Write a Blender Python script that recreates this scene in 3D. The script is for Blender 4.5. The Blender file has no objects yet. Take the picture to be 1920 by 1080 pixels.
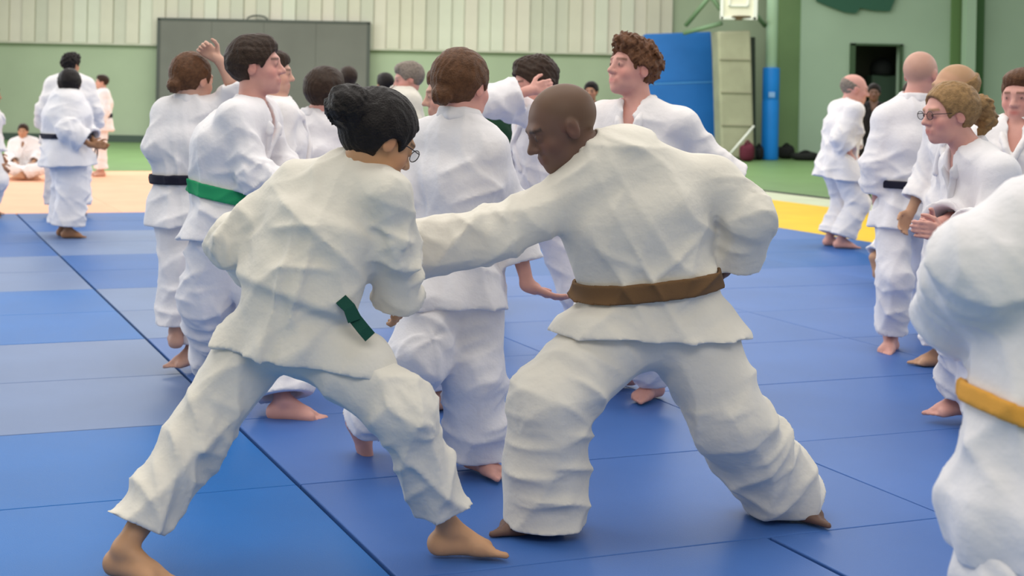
import bpy, bmesh, math, random, time
import numpy as np
from concurrent.futures import ThreadPoolExecutor
T0 = time.time()
SC = bpy.context.scene
COL = SC.collection
f32 = np.float32
rng = random.Random(7)

# ------------------------------------------------------------------ camera, light, exposure
FOC, CX, CY, CAMH, ROLL = 2500.0, 700.0, 179.0, 1.45, 0.02
cam_data = bpy.data.cameras.new('camera')
cam = bpy.data.objects.new('camera', cam_data); COL.objects.link(cam)
cam.location = (0, 0, CAMH)
cam_data.sensor_width = 36; cam_data.lens = FOC / 1920 * 36
cam_data.shift_x = (960 - CX) / 1920; cam_data.shift_y = -(540 - CY) / 1920
cam_data.clip_end = 200
cR = np.array([math.cos(ROLL), 0, math.sin(ROLL)]); cU = np.array([-math.sin(ROLL), 0, math.cos(ROLL)]); cF = np.array([0, 1., 0])
from mathutils import Matrix, Vector
m = Matrix(((cR[0], cU[0], -cF[0], 0), (cR[1], cU[1], -cF[1], 0), (cR[2], cU[2], -cF[2], CAMH), (0, 0, 0, 1)))
cam.matrix_world = m
cam_data.dof.use_dof = True; cam_data.dof.focus_distance = 4.6; cam_data.dof.aperture_fstop = 4.0
SC.camera = cam

world = bpy.data.worlds.new('world'); SC.world = world; world.use_nodes = True
world.node_tree.nodes['Background'].inputs[0].default_value = (1.0, 0.99, 0.97, 1)
world.node_tree.nodes['Background'].inputs[1].default_value = 0.46
def area(name, loc, rot, sx, sy, power, col):
    l = bpy.data.lights.new(name, 'AREA'); l.shape = 'RECTANGLE'; l.size = sx; l.size_y = sy; l.energy = power; l.color = col
    o = bpy.data.objects.new(name, l); COL.objects.link(o); o.location = loc; o.rotation_euler = rot; return o
# rows of hall lights high up under the roof, and the tall daylight windows down the left side
area('hall_light', (0, 6, 7.5), (0, 0, 0), 10, 5, 430, (1, 0.97, 0.92))
area('hall_light', (0, -4, 7.5), (0, 0, 0), 10, 5, 520, (1, 0.97, 0.92))  # unseen row behind the camera, added as fill for camera-facing sides
area('hall_light', (2, 15, 7.5), (0, 0, 0), 14, 6, 640, (1, 0.97, 0.92))
area('hall_light', (0, 29, 7.5), (0, 0, 0), 20, 8, 2300, (1, 0.97, 0.92))
area('window_light', (-12, 20, 5.0), (0, math.radians(-75), 0), 5, 26, 1350, (0.95, 0.98, 1.0))
area('window_light', (15, 12, 6.0), (0, math.radians(70), 0), 4, 20, 520, (0.95, 0.98, 1.0))
vs = SC.view_settings; vs.view_transform = 'Standard'; vs.look = 'None'; vs.gamma = 1; vs.use_curve_mapping = False; vs.exposure = 0.0

# ------------------------------------------------------------------ helpers
def nz(v):
    v = np.asarray(v, float); return v / (np.linalg.norm(v) + 1e-12)
def ray(px, py): return (px - CX) / FOC * cR - (py - CY) / FOC * cU + cF
def hor(px): return 165 + 0.02 * px
def P(px, py, Z): return ray(px, py) * Z + np.array([0, 0, CAMH])
def Zf(px, py):
    d = ray(px, py); return -CAMH / d[2]
def FL(px, py):
    return ray(px, py) * Zf(px, py) + np.array([0, 0, CAMH])

def mat(name, col, rough=0.8, bump=0.0, bscale=300.0, var=0.0, vscale=5.0, spec=0.3, attr=False, sheen=0.0, col2=None, bdist=0.002, sss=0.0):
    mt = bpy.data.materials.new(name); mt.use_nodes = True
    nt = mt.node_tree; b = nt.nodes['Principled BSDF']
    b.inputs['Roughness'].default_value = rough
    b.inputs['Specular IOR Level'].default_value = spec
    b.inputs['Sheen Weight'].default_value = sheen
    if sss: b.inputs['Subsurface Weight'].default_value = sss; b.inputs['Subsurface Radius'].default_value = (0.01, 0.004, 0.002)
    c4 = tuple(col) + (1,)
    b.inputs['Base Color'].default_value = c4
    tc = nt.nodes.new('ShaderNodeTexCoord')
    src = None
    if attr:
        a = nt.nodes.new('ShaderNodeAttribute'); a.attribute_name = 'Col'; src = a.outputs['Color']
    if var > 0 or col2 is not None:
        n = nt.nodes.new('ShaderNodeTexNoise'); n.inputs['Scale'].default_value = vscale; n.inputs['Detail'].default_value = 4
        nt.links.new(tc.outputs['Object'], n.inputs['Vector'])
        mx = nt.nodes.new('ShaderNodeMix'); mx.data_type = 'RGBA'
        if src is not None:
            mx.blend_type = 'MULTIPLY'; mx.inputs[0].default_value = 1.0
            rp = nt.nodes.new('ShaderNodeMapRange'); rp.inputs[3].default_value = 1 - var; rp.inputs[4].default_value = 1 + var
            nt.links.new(n.outputs[0], rp.inputs[0]); nt.links.new(src, mx.inputs[6]); nt.links.new(rp.outputs[0], mx.inputs[7])
        else:
            rp = nt.nodes.new('ShaderNodeMapRange'); rp.inputs[1].default_value = 0.35; rp.inputs[2].default_value = 0.65
            nt.links.new(n.outputs[0], rp.inputs[0]); nt.links.new(rp.outputs[0], mx.inputs[0])
            mx.inputs[6].default_value = c4
            mx.inputs[7].default_value = (tuple(col2) if col2 is not None else tuple(c * (1 - var) for c in col)) + (1,)
        nt.links.new(mx.outputs[2], b.inputs['Base Color'])
    elif src is not None:
        nt.links.new(src, b.inputs['Base Color'])
    if bump > 0:
        n2 = nt.nodes.new('ShaderNodeTexNoise'); n2.inputs['Scale'].default_value = bscale; n2.inputs['Detail'].default_value = 2
        nt.links.new(tc.outputs['Object'], n2.inputs['Vector'])
        bp = nt.nodes.new('ShaderNodeBump'); bp.inputs['Strength'].default_value = bump; bp.inputs['Distance'].default_value = bdist
        nt.links.new(n2.outputs[0], bp.inputs['Height']); nt.links.new(bp.outputs[0], b.inputs['Normal'])
    return mt

def link(o, parent=None, kind=None, label=None, cat=None, group=None):
    COL.objects.link(o)
    if parent is not None: o.parent = parent
    if kind: o['kind'] = kind
    if label: o['label'] = label
    if cat: o['category'] = cat
    if group: o['group'] = group
    return o
def mesh_np(name, V, Q, material, col=None, smooth=True):
    me = bpy.data.meshes.new(name)
    V = np.asarray(V, f32); Q = np.asarray(Q, np.int32); k = Q.shape[1]
    me.vertices.add(len(V)); me.vertices.foreach_set('co', V.ravel())
    me.loops.add(Q.size); me.loops.foreach_set('vertex_index', Q.ravel())
    me.polygons.add(len(Q)); me.polygons.foreach_set('loop_start', np.arange(0, Q.size, k, dtype=np.int32))
    me.polygons.foreach_set('loop_total', np.full(len(Q), k, np.int32)) if hasattr(me.polygons[0], 'loop_total') and not me.polygons[0].bl_rna.properties['loop_total'].is_readonly else None
    me.update(calc_edges=True)
    me.polygons.foreach_set('use_smooth', np.full(len(Q), smooth, bool))
    if col is not None:
        a = me.color_attributes.new('Col', 'FLOAT_COLOR', 'POINT')
        a.data.foreach_set('color', np.concatenate([col, np.ones((len(col), 1))], 1).astype(f32).ravel())
    me.materials.append(material)
    me.validate()
    return bpy.data.objects.new(name, me)
def bm_obj(name, bm, material, parent=None, smooth=False, **kw):
    me = bpy.data.meshes.new(name); bmesh.ops.recalc_face_normals(bm, faces=bm.faces); bm.to_mesh(me); bm.free()
    if smooth:
        for p in me.polygons: p.use_smooth = True
    me.materials.append(material)
    return link(bpy.data.objects.new(name, me), parent, **kw)
def box(bm, c, s, rz=0.0, bev=0.0, tilt=None):
    r = bmesh.ops.create_cube(bm, size=1.0); vs_ = r['verts']
    bmesh.ops.scale(bm, vec=s, verts=vs_)
    if bev > 0:
        es = list({e for v in vs_ for e in v.link_edges})
        rb = bmesh.ops.bevel(bm, geom=es, offset=bev, segments=2, affect='EDGES', profile=0.5)
        vs_ = list({v for fc in rb['faces'] for v in fc.verts} | {v for v in vs_ if v.is_valid})
        seen = set(vs_); stack = list(vs_)
        while stack:
            v = stack.pop()
            for e in v.link_edges:
                w = e.other_vert(v)
                if w not in seen: seen.add(w); stack.append(w)
        vs_ = list(seen)
    M = Matrix.Rotation(rz, 4, 'Z')
    if tilt: M = M @ Matrix.Rotation(tilt[0], 4, 'X') @ Matrix.Rotation(tilt[1], 4, 'Y')
    bmesh.ops.transform(bm, matrix=Matrix.Translation(c) @ M, verts=vs_)
def tube(bm, pts, r, n=10, closed=False):
    pts = [np.asarray(p, float) for p in pts]; N = len(pts); rings = []
    rr = r if hasattr(r, '__len__') else [r] * N
    for i, p in enumerate(pts):
        a = pts[(i - 1) % N] if (closed or i > 0) else pts[i]; b = pts[(i + 1) % N] if (closed or i < N - 1) else pts[i]
        t = nz(b - a); u = np.cross(t, (0, 0, 1.)) if abs(t[2]) < 0.9 else np.cross(t, (1., 0, 0)); u = nz(u); w = np.cross(t, u)
        rings.append([bm.verts.new(p + rr[i] * (math.cos(2 * math.pi * j / n) * u + math.sin(2 * math.pi * j / n) * w)) for j in range(n)])
    for i in range(N if closed else N - 1):
        A, B = rings[i], rings[(i + 1) % N]
        for j in range(n): bm.faces.new((A[j], A[(j + 1) % n], B[(j + 1) % n], B[j]))
    if not closed: bm.faces.new(rings[0]); bm.faces.new(rings[-1][::-1])
def prism(bm, xy, z0, z1):
    lo = [bm.verts.new((x, y, z0)) for x, y in xy]; hi = [bm.verts.new((x, y, z1)) for x, y in xy]; n = len(xy)
    bm.faces.new(lo[::-1]); bm.faces.new(hi)
    for i in range(n): bm.faces.new((lo[i], lo[(i + 1) % n], hi[(i + 1) % n], hi[i]))

# ------------------------------------------------------------------ signed distance toolkit
def dot(Pn, v): return Pn[:, 0] * f32(v[0]) + Pn[:, 1] * f32(v[1]) + Pn[:, 2] * f32(v[2])
def smin(a, b, k):
    h = np.maximum(k - np.abs(a - b), 0) / f32(k)
    return np.minimum(a, b) - h * h * f32(k * 0.25)
def smax(a, b, k): return -smin(-a, -b, k)
def sph(Pn, c, r): return np.sqrt(((Pn - np.asarray(c, f32)) ** 2).sum(1)) - f32(r)
def ell(Pn, c, F, L, U, rf, rl, ru):
    q = Pn - np.asarray(c, f32)
    x = dot(q, F) / f32(rf); y = dot(q, L) / f32(rl); z = dot(q, U) / f32(ru)
    k = np.sqrt(x * x + y * y + z * z) + 1e-6
    r = np.sqrt((q * q).sum(1))
    return r - r / k if False else np.where(k > .15, r * (1 - 1 / k), -f32(min(rf, rl, ru)))
def seg(Pn, a, b, r1, r2):
    a = np.asarray(a, f32); b = np.asarray(b, f32); ba = b - a
    q = Pn - a; t = np.clip((q @ ba) / f32(ba @ ba + 1e-9), 0, 1)
    return np.sqrt(((q - t[:, None] * ba) ** 2).sum(1)) - (f32(r1) + t * f32(r2 - r1))
def eseg(Pn, a, b, La, Lb, a1, b1, a2, b2, tmin=0.0, tmax=1.0, zr=1.0):
    """sweep of an ellipse: half-width a along the lateral axis, half-depth b across it"""
    a = np.asarray(a, f32); b = np.asarray(b, f32); ba = b - a; ln = np.sqrt(ba @ ba)
    ax = ba / ln; q = Pn - a; h = (q @ ax); t = np.clip(h / ln, tmin, tmax)
    L = nz(np.asarray(La) + np.asarray(Lb)); L = nz(L - ax * (L @ ax)); Fv = np.cross(ax, L)
    x = dot(q, L); y = dot(q, Fv); z = h - t * ln
    A = f32(a1) + t * f32(a2 - a1); B = f32(b1) + t * f32(b2 - b1)
    k = np.sqrt((x / A) ** 2 + (y / B) ** 2 + (z / (np.minimum(A, B) * zr)) ** 2) + 1e-5
    r = np.sqrt(x * x + y * y + z * z)
    return np.where(k > 0.2, r * (1 - 1 / k), -np.minimum(A, B))
def limb_coords(Pn, a, b):
    a = np.asarray(a, float); b = np.asarray(b, float); ax = nz(b - a)
    u = nz(np.cross(ax, (0.3, 0.2, 1.0))); w = np.cross(ax, u); q = Pn - a.astype(f32)
    return dot(q, ax), np.arctan2(dot(q, w), dot(q, u)), np.linalg.norm(b - a)
def folds(Pn, a, b, amp, lam, sd, bend=None, longf=0.6):
    """cloth creases round a limb from a to b: rings that wander, and long pleats"""
    r_ = np.random.RandomState(sd); ph = r_.uniform(0, 6.28, 8)
    t, th, ln = limb_coords(Pn, a, b)
    out = 0
    for i_, (lm, mm) in enumerate(((1.25, 1), (1.75, -2), (2.4, 2), (1.0, -1))):
        p = t * f32(3.1416 / (lam * lm)) + f32(mm * .5) * th * r_.choice([-1, 1]) + 1.1 * np.sin(th + ph[i_]) + .9 * np.sin(t * 8 + ph[i_ + 2]) + ph[i_ + 4]
        mk_ = np.clip(.35 + .95 * np.sin(t * 5.5 + (2 if i_ % 2 else -1) * th + ph[7 - i_] + i_), 0, 1)
        out = out + ((1 - np.abs(np.sin(p))) ** 1.8 - .22) * mk_ * (1.35 if i_ < 3 else .8)
    if bend is not None: out = out * (0.55 + 0.9 * np.exp(-((t - bend) / 0.11) ** 2))
    out = out + longf * (np.sin(2 * th + t * 4 + ph[6]) * 0.4 + ((1 - np.abs(np.sin(2 * th - t * 4 + ph[5] + .6 * np.sin(t * 9)))) ** 1.6 - .25) * 1.1)
    return (out * f32(amp)).astype(f32)
def wob(Pn, sd, s):
    r_ = np.random.RandomState(sd); out = 0
    for i in range(3):
        k = r_.normal(size=3) * s; k2 = r_.normal(size=3) * s; out = out + np.sin(dot(Pn, k) + 1.5 * np.sin(dot(Pn, k2) + i) + i * 2.1)
    return out / 3

def surface(fn, lo, hi, h, margin=0.035, BS=8):
    """sparse surface nets: returns verts, quads"""
    lo = np.asarray(lo, float); hi = np.asarray(hi, float)
    nb = np.ceil((hi - lo) / (BS * h)).astype(int) + 1
    gi = np.stack(np.meshgrid(*[np.arange(n) for n in nb], indexing='ij'), -1).reshape(-1, 3)
    ctr = (lo + (gi + 0.5) * BS * h).astype(f32)
    d = fn(ctr); keep = np.abs(d) < BS * h * 0.87 * 1.15 + margin
    gi = gi[keep]
    o = np.stack(np.meshgrid(*[np.arange(BS + 1)] * 3, indexing='ij'), -1).reshape(-1, 3)
    n1 = BS + 1; vals = np.empty((len(gi), n1 ** 3), f32)
    CH = 160
    for s in range(0, len(gi), CH):
        idx = gi[s:s + CH, None, :] * BS + o[None]
        vals[s:s + CH] = fn((lo + idx.reshape(-1, 3) * h).astype(f32)).reshape(-1, n1 ** 3)
    v = vals.reshape(-1, n1, n1, n1); act = []
    ins = v < 0
    c = [ins[:, i:i + BS, j:j + BS, k:k + BS] for i in (0, 1) for j in (0, 1) for k in (0, 1)]
    any_ = c[0].copy(); all_ = c[0].copy()
    for x in c[1:]: any_ |= x; all_ &= x
    b, i, j, k = np.nonzero(any_ & ~all_)
    D = {}
    for a1 in (0, 1):
        for a2 in (0, 1):
            for a3 in (0, 1): D[a1, a2, a3] = v[b, i + a1, j + a2, k + a3]
    acc = np.zeros((len(b), 3)); cnt = np.zeros(len(b))
    for ax in range(3):
        for p in (0, 1):
            for q in (0, 1):
                c0 = [0, 0, 0]; oth = [x for x in range(3) if x != ax]; c0[oth[0]] = p; c0[oth[1]] = q; c1 = list(c0); c1[ax] = 1
                d0 = D[tuple(c0)]; d1 = D[tuple(c1)]; cr = (d0 < 0) != (d1 < 0)
                t = np.where(cr, d0 / np.where(d0 == d1, 1, d0 - d1), 0)
                for x in range(3): acc[:, x] += np.where(cr, (t if x == ax else c0[x]), 0)
                cnt += cr
    cell = gi[b] * BS + np.stack([i, j, k], 1)
    V = lo + (cell + acc / cnt[:, None]) * h
    N = nb * BS + 2
    def key(cc): return (cc[:, 0].astype(np.int64) * N[1] + cc[:, 1]) * N[2] + cc[:, 2]
    kk = key(cell); order = np.argsort(kk); ks = kk[order]
    quads = []
    for ax in range(3):
        e = [0, 0, 0]; e[ax] = 1
        d0 = D[0, 0, 0]; d1 = D[tuple(e)]; cr = (d0 < 0) != (d1 < 0)
        cc = cell[cr]; sg = d0[cr] < 0
        u, w = [(1, 2), (2, 0), (0, 1)][ax]
        offs = [(0, 0), (-1, 0), (-1, -1), (0, -1)]; ids = []; ok = np.ones(len(cc), bool)
        for (a_, b_) in offs:
            c2 = cc.copy(); c2[:, u] += a_; c2[:, w] += b_
            k2 = key(c2); pos = np.clip(np.searchsorted(ks, k2), 0, len(ks) - 1); ok &= ks[pos] == k2; ids.append(order[pos])
        q = np.stack(ids, 1); q[~sg] = q[~sg][:, ::-1]
        quads.append(q[ok])
    return V, np.concatenate(quads)

# ------------------------------------------------------------------ people
SKIN = {'pale': (0.62, 0.36, 0.27), 'pink': (0.66, 0.34, 0.28), 'tan': (0.50, 0.28, 0.17), 'bronze': (0.52, 0.285, 0.15), 'dark': (0.15, 0.082, 0.058), 'brown': (0.36, 0.175, 0.085), 'mid': (0.42, 0.21, 0.12)}
HAIR = {'black': (0.016, 0.012, 0.011), 'dark': (0.045, 0.026, 0.017), 'brown': (0.125, 0.056, 0.026), 'auburn': (0.15, 0.065, 0.030), 'blond': (0.34, 0.20, 0.085), 'grey': (0.27, 0.22, 0.18)}

def ik(A, B, l1, l2, pole):
    A = np.asarray(A, float); B = np.asarray(B, float); d = B - A; L = np.linalg.norm(d)
    L2 = min(L, (l1 + l2) * 0.999); n = d / L
    x = (l1 * l1 - l2 * l2 + L2 * L2) / (2 * L2); y = math.sqrt(max(l1 * l1 - x * x, 0))
    p = nz(pole - n * np.dot(pole, n)); s = L / L2
    return A + n * x * s + p * y

class Person: pass
def pose(spec):
    """joints in metres; overrides are pixel readings (px, py, dz) at the person's distance, turned into 3-D points here"""
    s = Person(); s.spec = spec
    H = spec.get('H', 1.75) / 1.75; yaw = math.radians(spec['yaw']); Z = spec['Z']
    s.H = H; ov = spec.get('j', {})
    def g(n):
        if n not in ov: return None
        o = ov[n]; return P(o[0], o[1], Z + (o[2] if len(o) > 2 else 0))
    base = P(spec['px'], 300, Z); base[2] = 0
    fw = np.array([math.cos(yaw), math.sin(yaw), 0]); rt = np.array([math.sin(yaw), -math.cos(yaw), 0]); up = np.array([0, 0, 1.])
    pel = g('pelvis'); pel = base + up * .95 * H if pel is None else pel
    nk = g('neck'); nk = pel + up * .52 * H if nk is None else nk
    ax = nz(nk - pel)
    yc = math.radians(spec.get('cyaw', spec['yaw'])); rc = np.array([math.sin(yc), -math.cos(yc), 0])
    Rs, Ls = g('shR'), g('shL')
    if Rs is not None and Ls is not None: rc = nz(Rs - Ls)
    rc = nz(rc - ax * (rc @ ax)); fc = nz(np.cross(ax, rc))
    s.ax = ax; s.rc = rc; s.fc = fc; s.rh = rt; s.fh = fw
    bul = spec.get('hunch', 0.0)
    s.pel = pel; s.neck = nk
    s.waist = pel * .80 + nk * .20 - fc * bul * .5; s.chest = pel * .38 + nk * .62 - fc * bul; s.upper = pel * .12 + nk * .88 - fc * bul * .5
    if g('waist') is not None: s.waist = g('waist')
    if g('chest') is not None: s.chest = g('chest')
    w = spec.get('wsh', 1.0)
    s.shR = Rs if Rs is not None else nk + rc * .175 * H * w - ax * .06 * H
    s.shL = Ls if Ls is not None else nk - rc * .175 * H * w - ax * .06 * H
    l1, l2 = .29 * H, .25 * H
    for sd, sg in (('R', 1), ('L', -1)):
        sh = getattr(s, 'sh' + sd)
        wr = g('wr' + sd); el = g('el' + sd)
        if wr is None:
            if el is not None: wr = el + nz(nz(el - sh) + fw * .4) * l2
            else: wr = sh + (-up * .50 + rc * sg * .10 + fc * .10) * H
        if el is None: el = ik(sh, wr, l1, l2, -fc * .7 - up * .4 + rc * sg * .5)
        setattr(s, 'wr' + sd, wr); setattr(s, 'el' + sd, el)
        hp = g('hip' + sd); hp = pel + rt * sg * .095 * H * spec.get('whip', 1) - up * .03 * H if hp is None else hp
        an = g('an' + sd)
        if an is None:
            an = base + rt * sg * .12 * H + up * .085 * H + fw * .1 * sg * spec.get('stride', 0)
        kn = g('kn' + sd)
        if kn is None: kn = ik(hp, an, .43 * H, .41 * H, fw + rt * sg * .25)
        setattr(s, 'hip' + sd, hp); setattr(s, 'an' + sd, an); setattr(s, 'kn' + sd, kn)
        toe = g('toe' + sd)
        fd = nz((toe - an) * np.array([1, 1, 0.])) if toe is not None else nz(fw + rt * sg * .25)
        if toe is not None and spec.get('footfree' + sd): fd = nz(toe - an)
        setattr(s, 'ft' + sd, fd)
        hd = g('hd' + sd)
        hdir = nz(hd - wr) if hd is not None else nz(nz(wr - el) + fc * .15)
        setattr(s, 'hdir' + sd, hdir)
    hy = math.radians(spec.get('hyaw', spec['yaw'])); hp_ = math.radians(spec.get('hpitch', 0)); hr = math.radians(spec.get('hroll', 0))
    hf = np.array([math.cos(hy) * math.cos(hp_), math.sin(hy) * math.cos(hp_), math.sin(hp_)]); hR = np.array([math.sin(hy), -math.cos(hy), 0.]); hU = np.cross(hR, hf)
    hR, hU = hR * math.cos(hr) + hU * math.sin(hr), hU * math.cos(hr) - hR * math.sin(hr)
    s.hf, s.hR, s.hU = hf, hR, hU
    hc = g('head'); s.hs = spec.get('hs', 1.0) * (H ** .4)
    s.head = hc if hc is not None else nk + ax * .13 * H + hU * .03 + hf * .02
    return s

def head_prims(s):
    F, L, U = s.hf, s.hR, s.hU; c = s.head; k = s.hs
    def at(f, l, u): return c + (F * f + L * l + U * u) * k
    def fn(Q):
        d = ell(Q, at(-.018, 0, .028), F, L, U, .098 * k, .076 * k, .088 * k)
        d = smin(d, ell(Q, at(.022, 0, -.025), F, L, U, .066 * k, .062 * k, .085 * k), .03 * k)
        d = smin(d, ell(Q, at(.030, 0, -.075), F, L, U, .050 * k, .050 * k, .034 * k), .03 * k)
        d = smin(d, sph(Q, at(.066, 0, -.098), .017 * k), .025 * k)
        d = smin(d, seg(Q, at(.080, -.032, .020), at(.080, .032, .020), .011 * k, .011 * k), .02 * k)
        for g in (-1, 1):
            d = smin(d, sph(Q, at(.055, g * .040, -.032), .022 * k), .02 * k)
            d = smax(d, -sph(Q, at(.104, g * .032, .000), .016 * k), .016 * k)
            d = np.minimum(d, sph(Q, at(.077, g * .031, .000), .0135 * k))
            e = ell(Q, at(-.008, g * .077, -.008), nz(F - L * g * .35), L, U, .019 * k, .008 * k, .031 * k)
            e = smax(e, -ell(Q, at(-.002, g * .087, -.006), F, L, U, .010 * k, .006 * k, .017 * k), .006)
            d = smin(d, e, .008 * k)
        d = smin(d, seg(Q, at(.084, 0, .008), at(.106, 0, -.030), .007 * k, .0115 * k), .014 * k)
        for g in (-1, 1): d = smin(d, sph(Q, at(.094, g * .012, -.034), .0085 * k), .008 * k)
        d = smin(d, seg(Q, at(.083, -.019, -.060), at(.083, .019, -.060), .0075 * k, .0075 * k), .009 * k)
        d = smin(d, seg(Q, at(.081, -.015, -.072), at(.081, .015, -.072), .0085 * k, .0085 * k), .009 * k)
        d = smax(d, -seg(Q, at(.098, -.020, -.0655), at(.098, .020, -.0655), .0065 * k, .0065 * k), .004 * k)
        return d
    return fn, c, .165 * k
def hand_prims(w, D, N, k, curl, thumb):
    """w wrist, D finger direction, N palm normal, thumb +-1 along the side axis"""
    N = nz(N - D * (N @ D)); S = np.cross(D, N)
    pr = [(w - D * .01 * k, w + D * .03 * k, .024 * k, .026 * k)]
    for i in range(4):
        l = (-.030 + .020 * i) * k
        pr.append((w + D * .03 * k + S * l * .6, w + D * .088 * k + S * l, .015 * k, .0125 * k))
        p = w + D * .088 * k + S * l
        ln = (.042, .026, .022); sc_ = (.92, 1.0, .93, .76)[i] if thumb < 0 else (.76, .93, 1.0, .92)[i]
        a = curl * (.55 + .08 * i)
        for j, q in enumerate(ln):
            dd = D * math.cos(a) + N * math.sin(a); e = p + dd * q * k * sc_
            r0 = (.0098, .0092, .0085, .0075); pr.append((p, e, r0[j] * k, r0[j + 1] * k)); p = e; a += curl * .8
    b = w + D * .028 * k + S * thumb * .024 * k
    d1 = nz(D * .62 + S * thumb * .75 + N * .25); p1 = b + d1 * .042 * k; d2 = nz(D * .85 + S * thumb * .35 + N * (.2 + curl * .5)); p2 = p1 + d2 * .030 * k; p3 = p2 + nz(d2 + D * .3 - S * thumb * curl * .3) * .025 * k
    pr += [(b, p1, .015 * k, .0115 * k), (p1, p2, .0112 * k, .010 * k), (p2, p3, .010 * k, .008 * k)]
    def fn(Q):
        d = None
        for i, (a_, b_, r1, r2) in enumerate(pr):
            e = seg(Q, a_, b_, r1, r2); d = e if d is None else smin(d, e, .010 * k if i < 6 else .004 * k)
        return d
    return fn, w + D * .09 * k, .125 * k
def foot_prims(an, D, k, sg, flat=True):
    dn = np.array([0, 0, -1.]) if flat else nz(np.cross(np.cross(D, (0, 0, -1.)), D))
    S = nz(np.cross(D, dn)) * sg * -1      # towards the big toe side (inside)
    hl = an + dn * .048 * k - D * .030 * k
    pr = [(an + np.array([0, 0, .0]), hl, .034 * k, .034 * k), (an + D * .01 * k, an + D * .10 * k + dn * .045 * k + S * .008 * k, .036 * k, .024 * k), (hl, an + D * .12 * k + dn * .060 * k - S * .020 * k, .034 * k, .021 * k), (hl, an + D * .10 * k + dn * .056 * k + S * .012 * k, .033 * k, .024 * k),
          (an + D * .09 * k + dn * .053 * k + S * .022 * k, an + D * .135 * k + dn * .062 * k + S * .026 * k, .024 * k, .019 * k), (an + D * .08 * k + dn * .055 * k - S * .015 * k, an + D * .125 * k + dn * .064 * k - S * .024 * k, .022 * k, .017 * k)]
    for i in range(5):
        l = .034 - .0165 * i; ln = (.050, .046, .040, .034, .026)[i]; r = (.0125, .0095, .009, .0085, .008)[i]
        b0 = an + D * (.135 - .006 * i) * k + dn * .064 * k + S * l * k
        pr.append((b0, b0 + (D * ln + dn * .008) * k, r * k, r * .9 * k))
    def fn(Q):
        d = None
        for i, (a_, b_, r1, r2) in enumerate(pr):
            e = seg(Q, a_, b_, r1, r2); d = e if d is None else smin(d, e, .022 * k if i < 6 else .006 * k)
        if flat: d = smax(d, -(dot(Q, (0, 0, 1)) - f32(an[2] - .0825 * k)), .006)
        return d
    return fn, an + D * .06 * k, .21 * k

def body_fn(s):
    sp = s.spec; H = s.H; w = sp.get('wt', 1.0) * H
    groups = [head_prims(s)]
    for sd, sg in (('R', 1), ('L', -1)):
        wr = getattr(s, 'wr' + sd); D = getattr(s, 'hdir' + sd)
        N = sp.get('palm' + sd); N = nz(N) if N is not None else nz(-s.rc * sg + s.fc * .1)
        if abs(N @ D) > .9: N = nz(s.fc)
        S = np.cross(D, nz(N - D * (N @ D))); th = 1 if S @ (s.fc + s.ax * .6) > 0 else -1
        groups.append(hand_prims(wr, D, N, H, sp.get('curl' + sd, .55), th))
        groups.append(foot_prims(getattr(s, 'an' + sd), getattr(s, 'ft' + sd), H * sp.get('fs', 1.0), sg, not sp.get('footfree' + sd)))
    nb = s.neck; hb = s.head - s.hf * .022 * s.hs - s.hU * .055 * s.hs
    def fn(Q):
        d = eseg(Q, s.pel, s.waist, s.rh, s.rc, .125 * w, .085 * w, .115 * w, .08 * w)
        d = smin(d, eseg(Q, s.waist, s.chest, s.rc, s.rc, .115 * w, .08 * w, .14 * w, .095 * w), .05)
        d = smin(d, eseg(Q, s.chest, s.upper, s.rc, s.rc, .14 * w, .10 * w, .12 * w, .085 * w), .05)
        d = smin(d, seg(Q, s.upper, nb, .085 * H, .058 * H), .04)
        d = smin(d, seg(Q, nb - s.ax * .02, hb, .056 * s.hs, .053 * s.hs), .025)
        for sd in 'RL':
            a, e, wr = getattr(s, 'sh' + sd), getattr(s, 'el' + sd), getattr(s, 'wr' + sd)
            hp, kn, an = getattr(s, 'hip' + sd), getattr(s, 'kn' + sd), getattr(s, 'an' + sd)
            d = smin(d, seg(Q, s.upper, a, .06 * H, .052 * H), .04); d = smin(d, seg(Q, a, e, .05 * H, .039 * H), .02)
            d = smin(d, seg(Q, e, e * .65 + wr * .35, .038 * H, .038 * H), .02); d = smin(d, seg(Q, e * .65 + wr * .35, wr, .038 * H, .025 * H), .02)
            d = smin(d, seg(Q, hp, kn, .075 * H, .052 * H), .03); cf = kn * .7 + an * .3
            d = smin(d, seg(Q, kn, cf, .05 * H, .053 * H), .03); d = smin(d, seg(Q, cf, an, .053 * H, .034 * H), .03)
        for g, c, R in groups:
            r = np.sqrt(((Q - c.astype(f32)) ** 2).sum(1)); m_ = r < R + .03
            if m_.any():
                dd = (r - f32(R - .01)); dd[m_] = g(Q[m_]); d = smin(d, dd, .018)
            else: d = np.minimum(d, r - f32(R - .01))
        return d
    return fn
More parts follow.
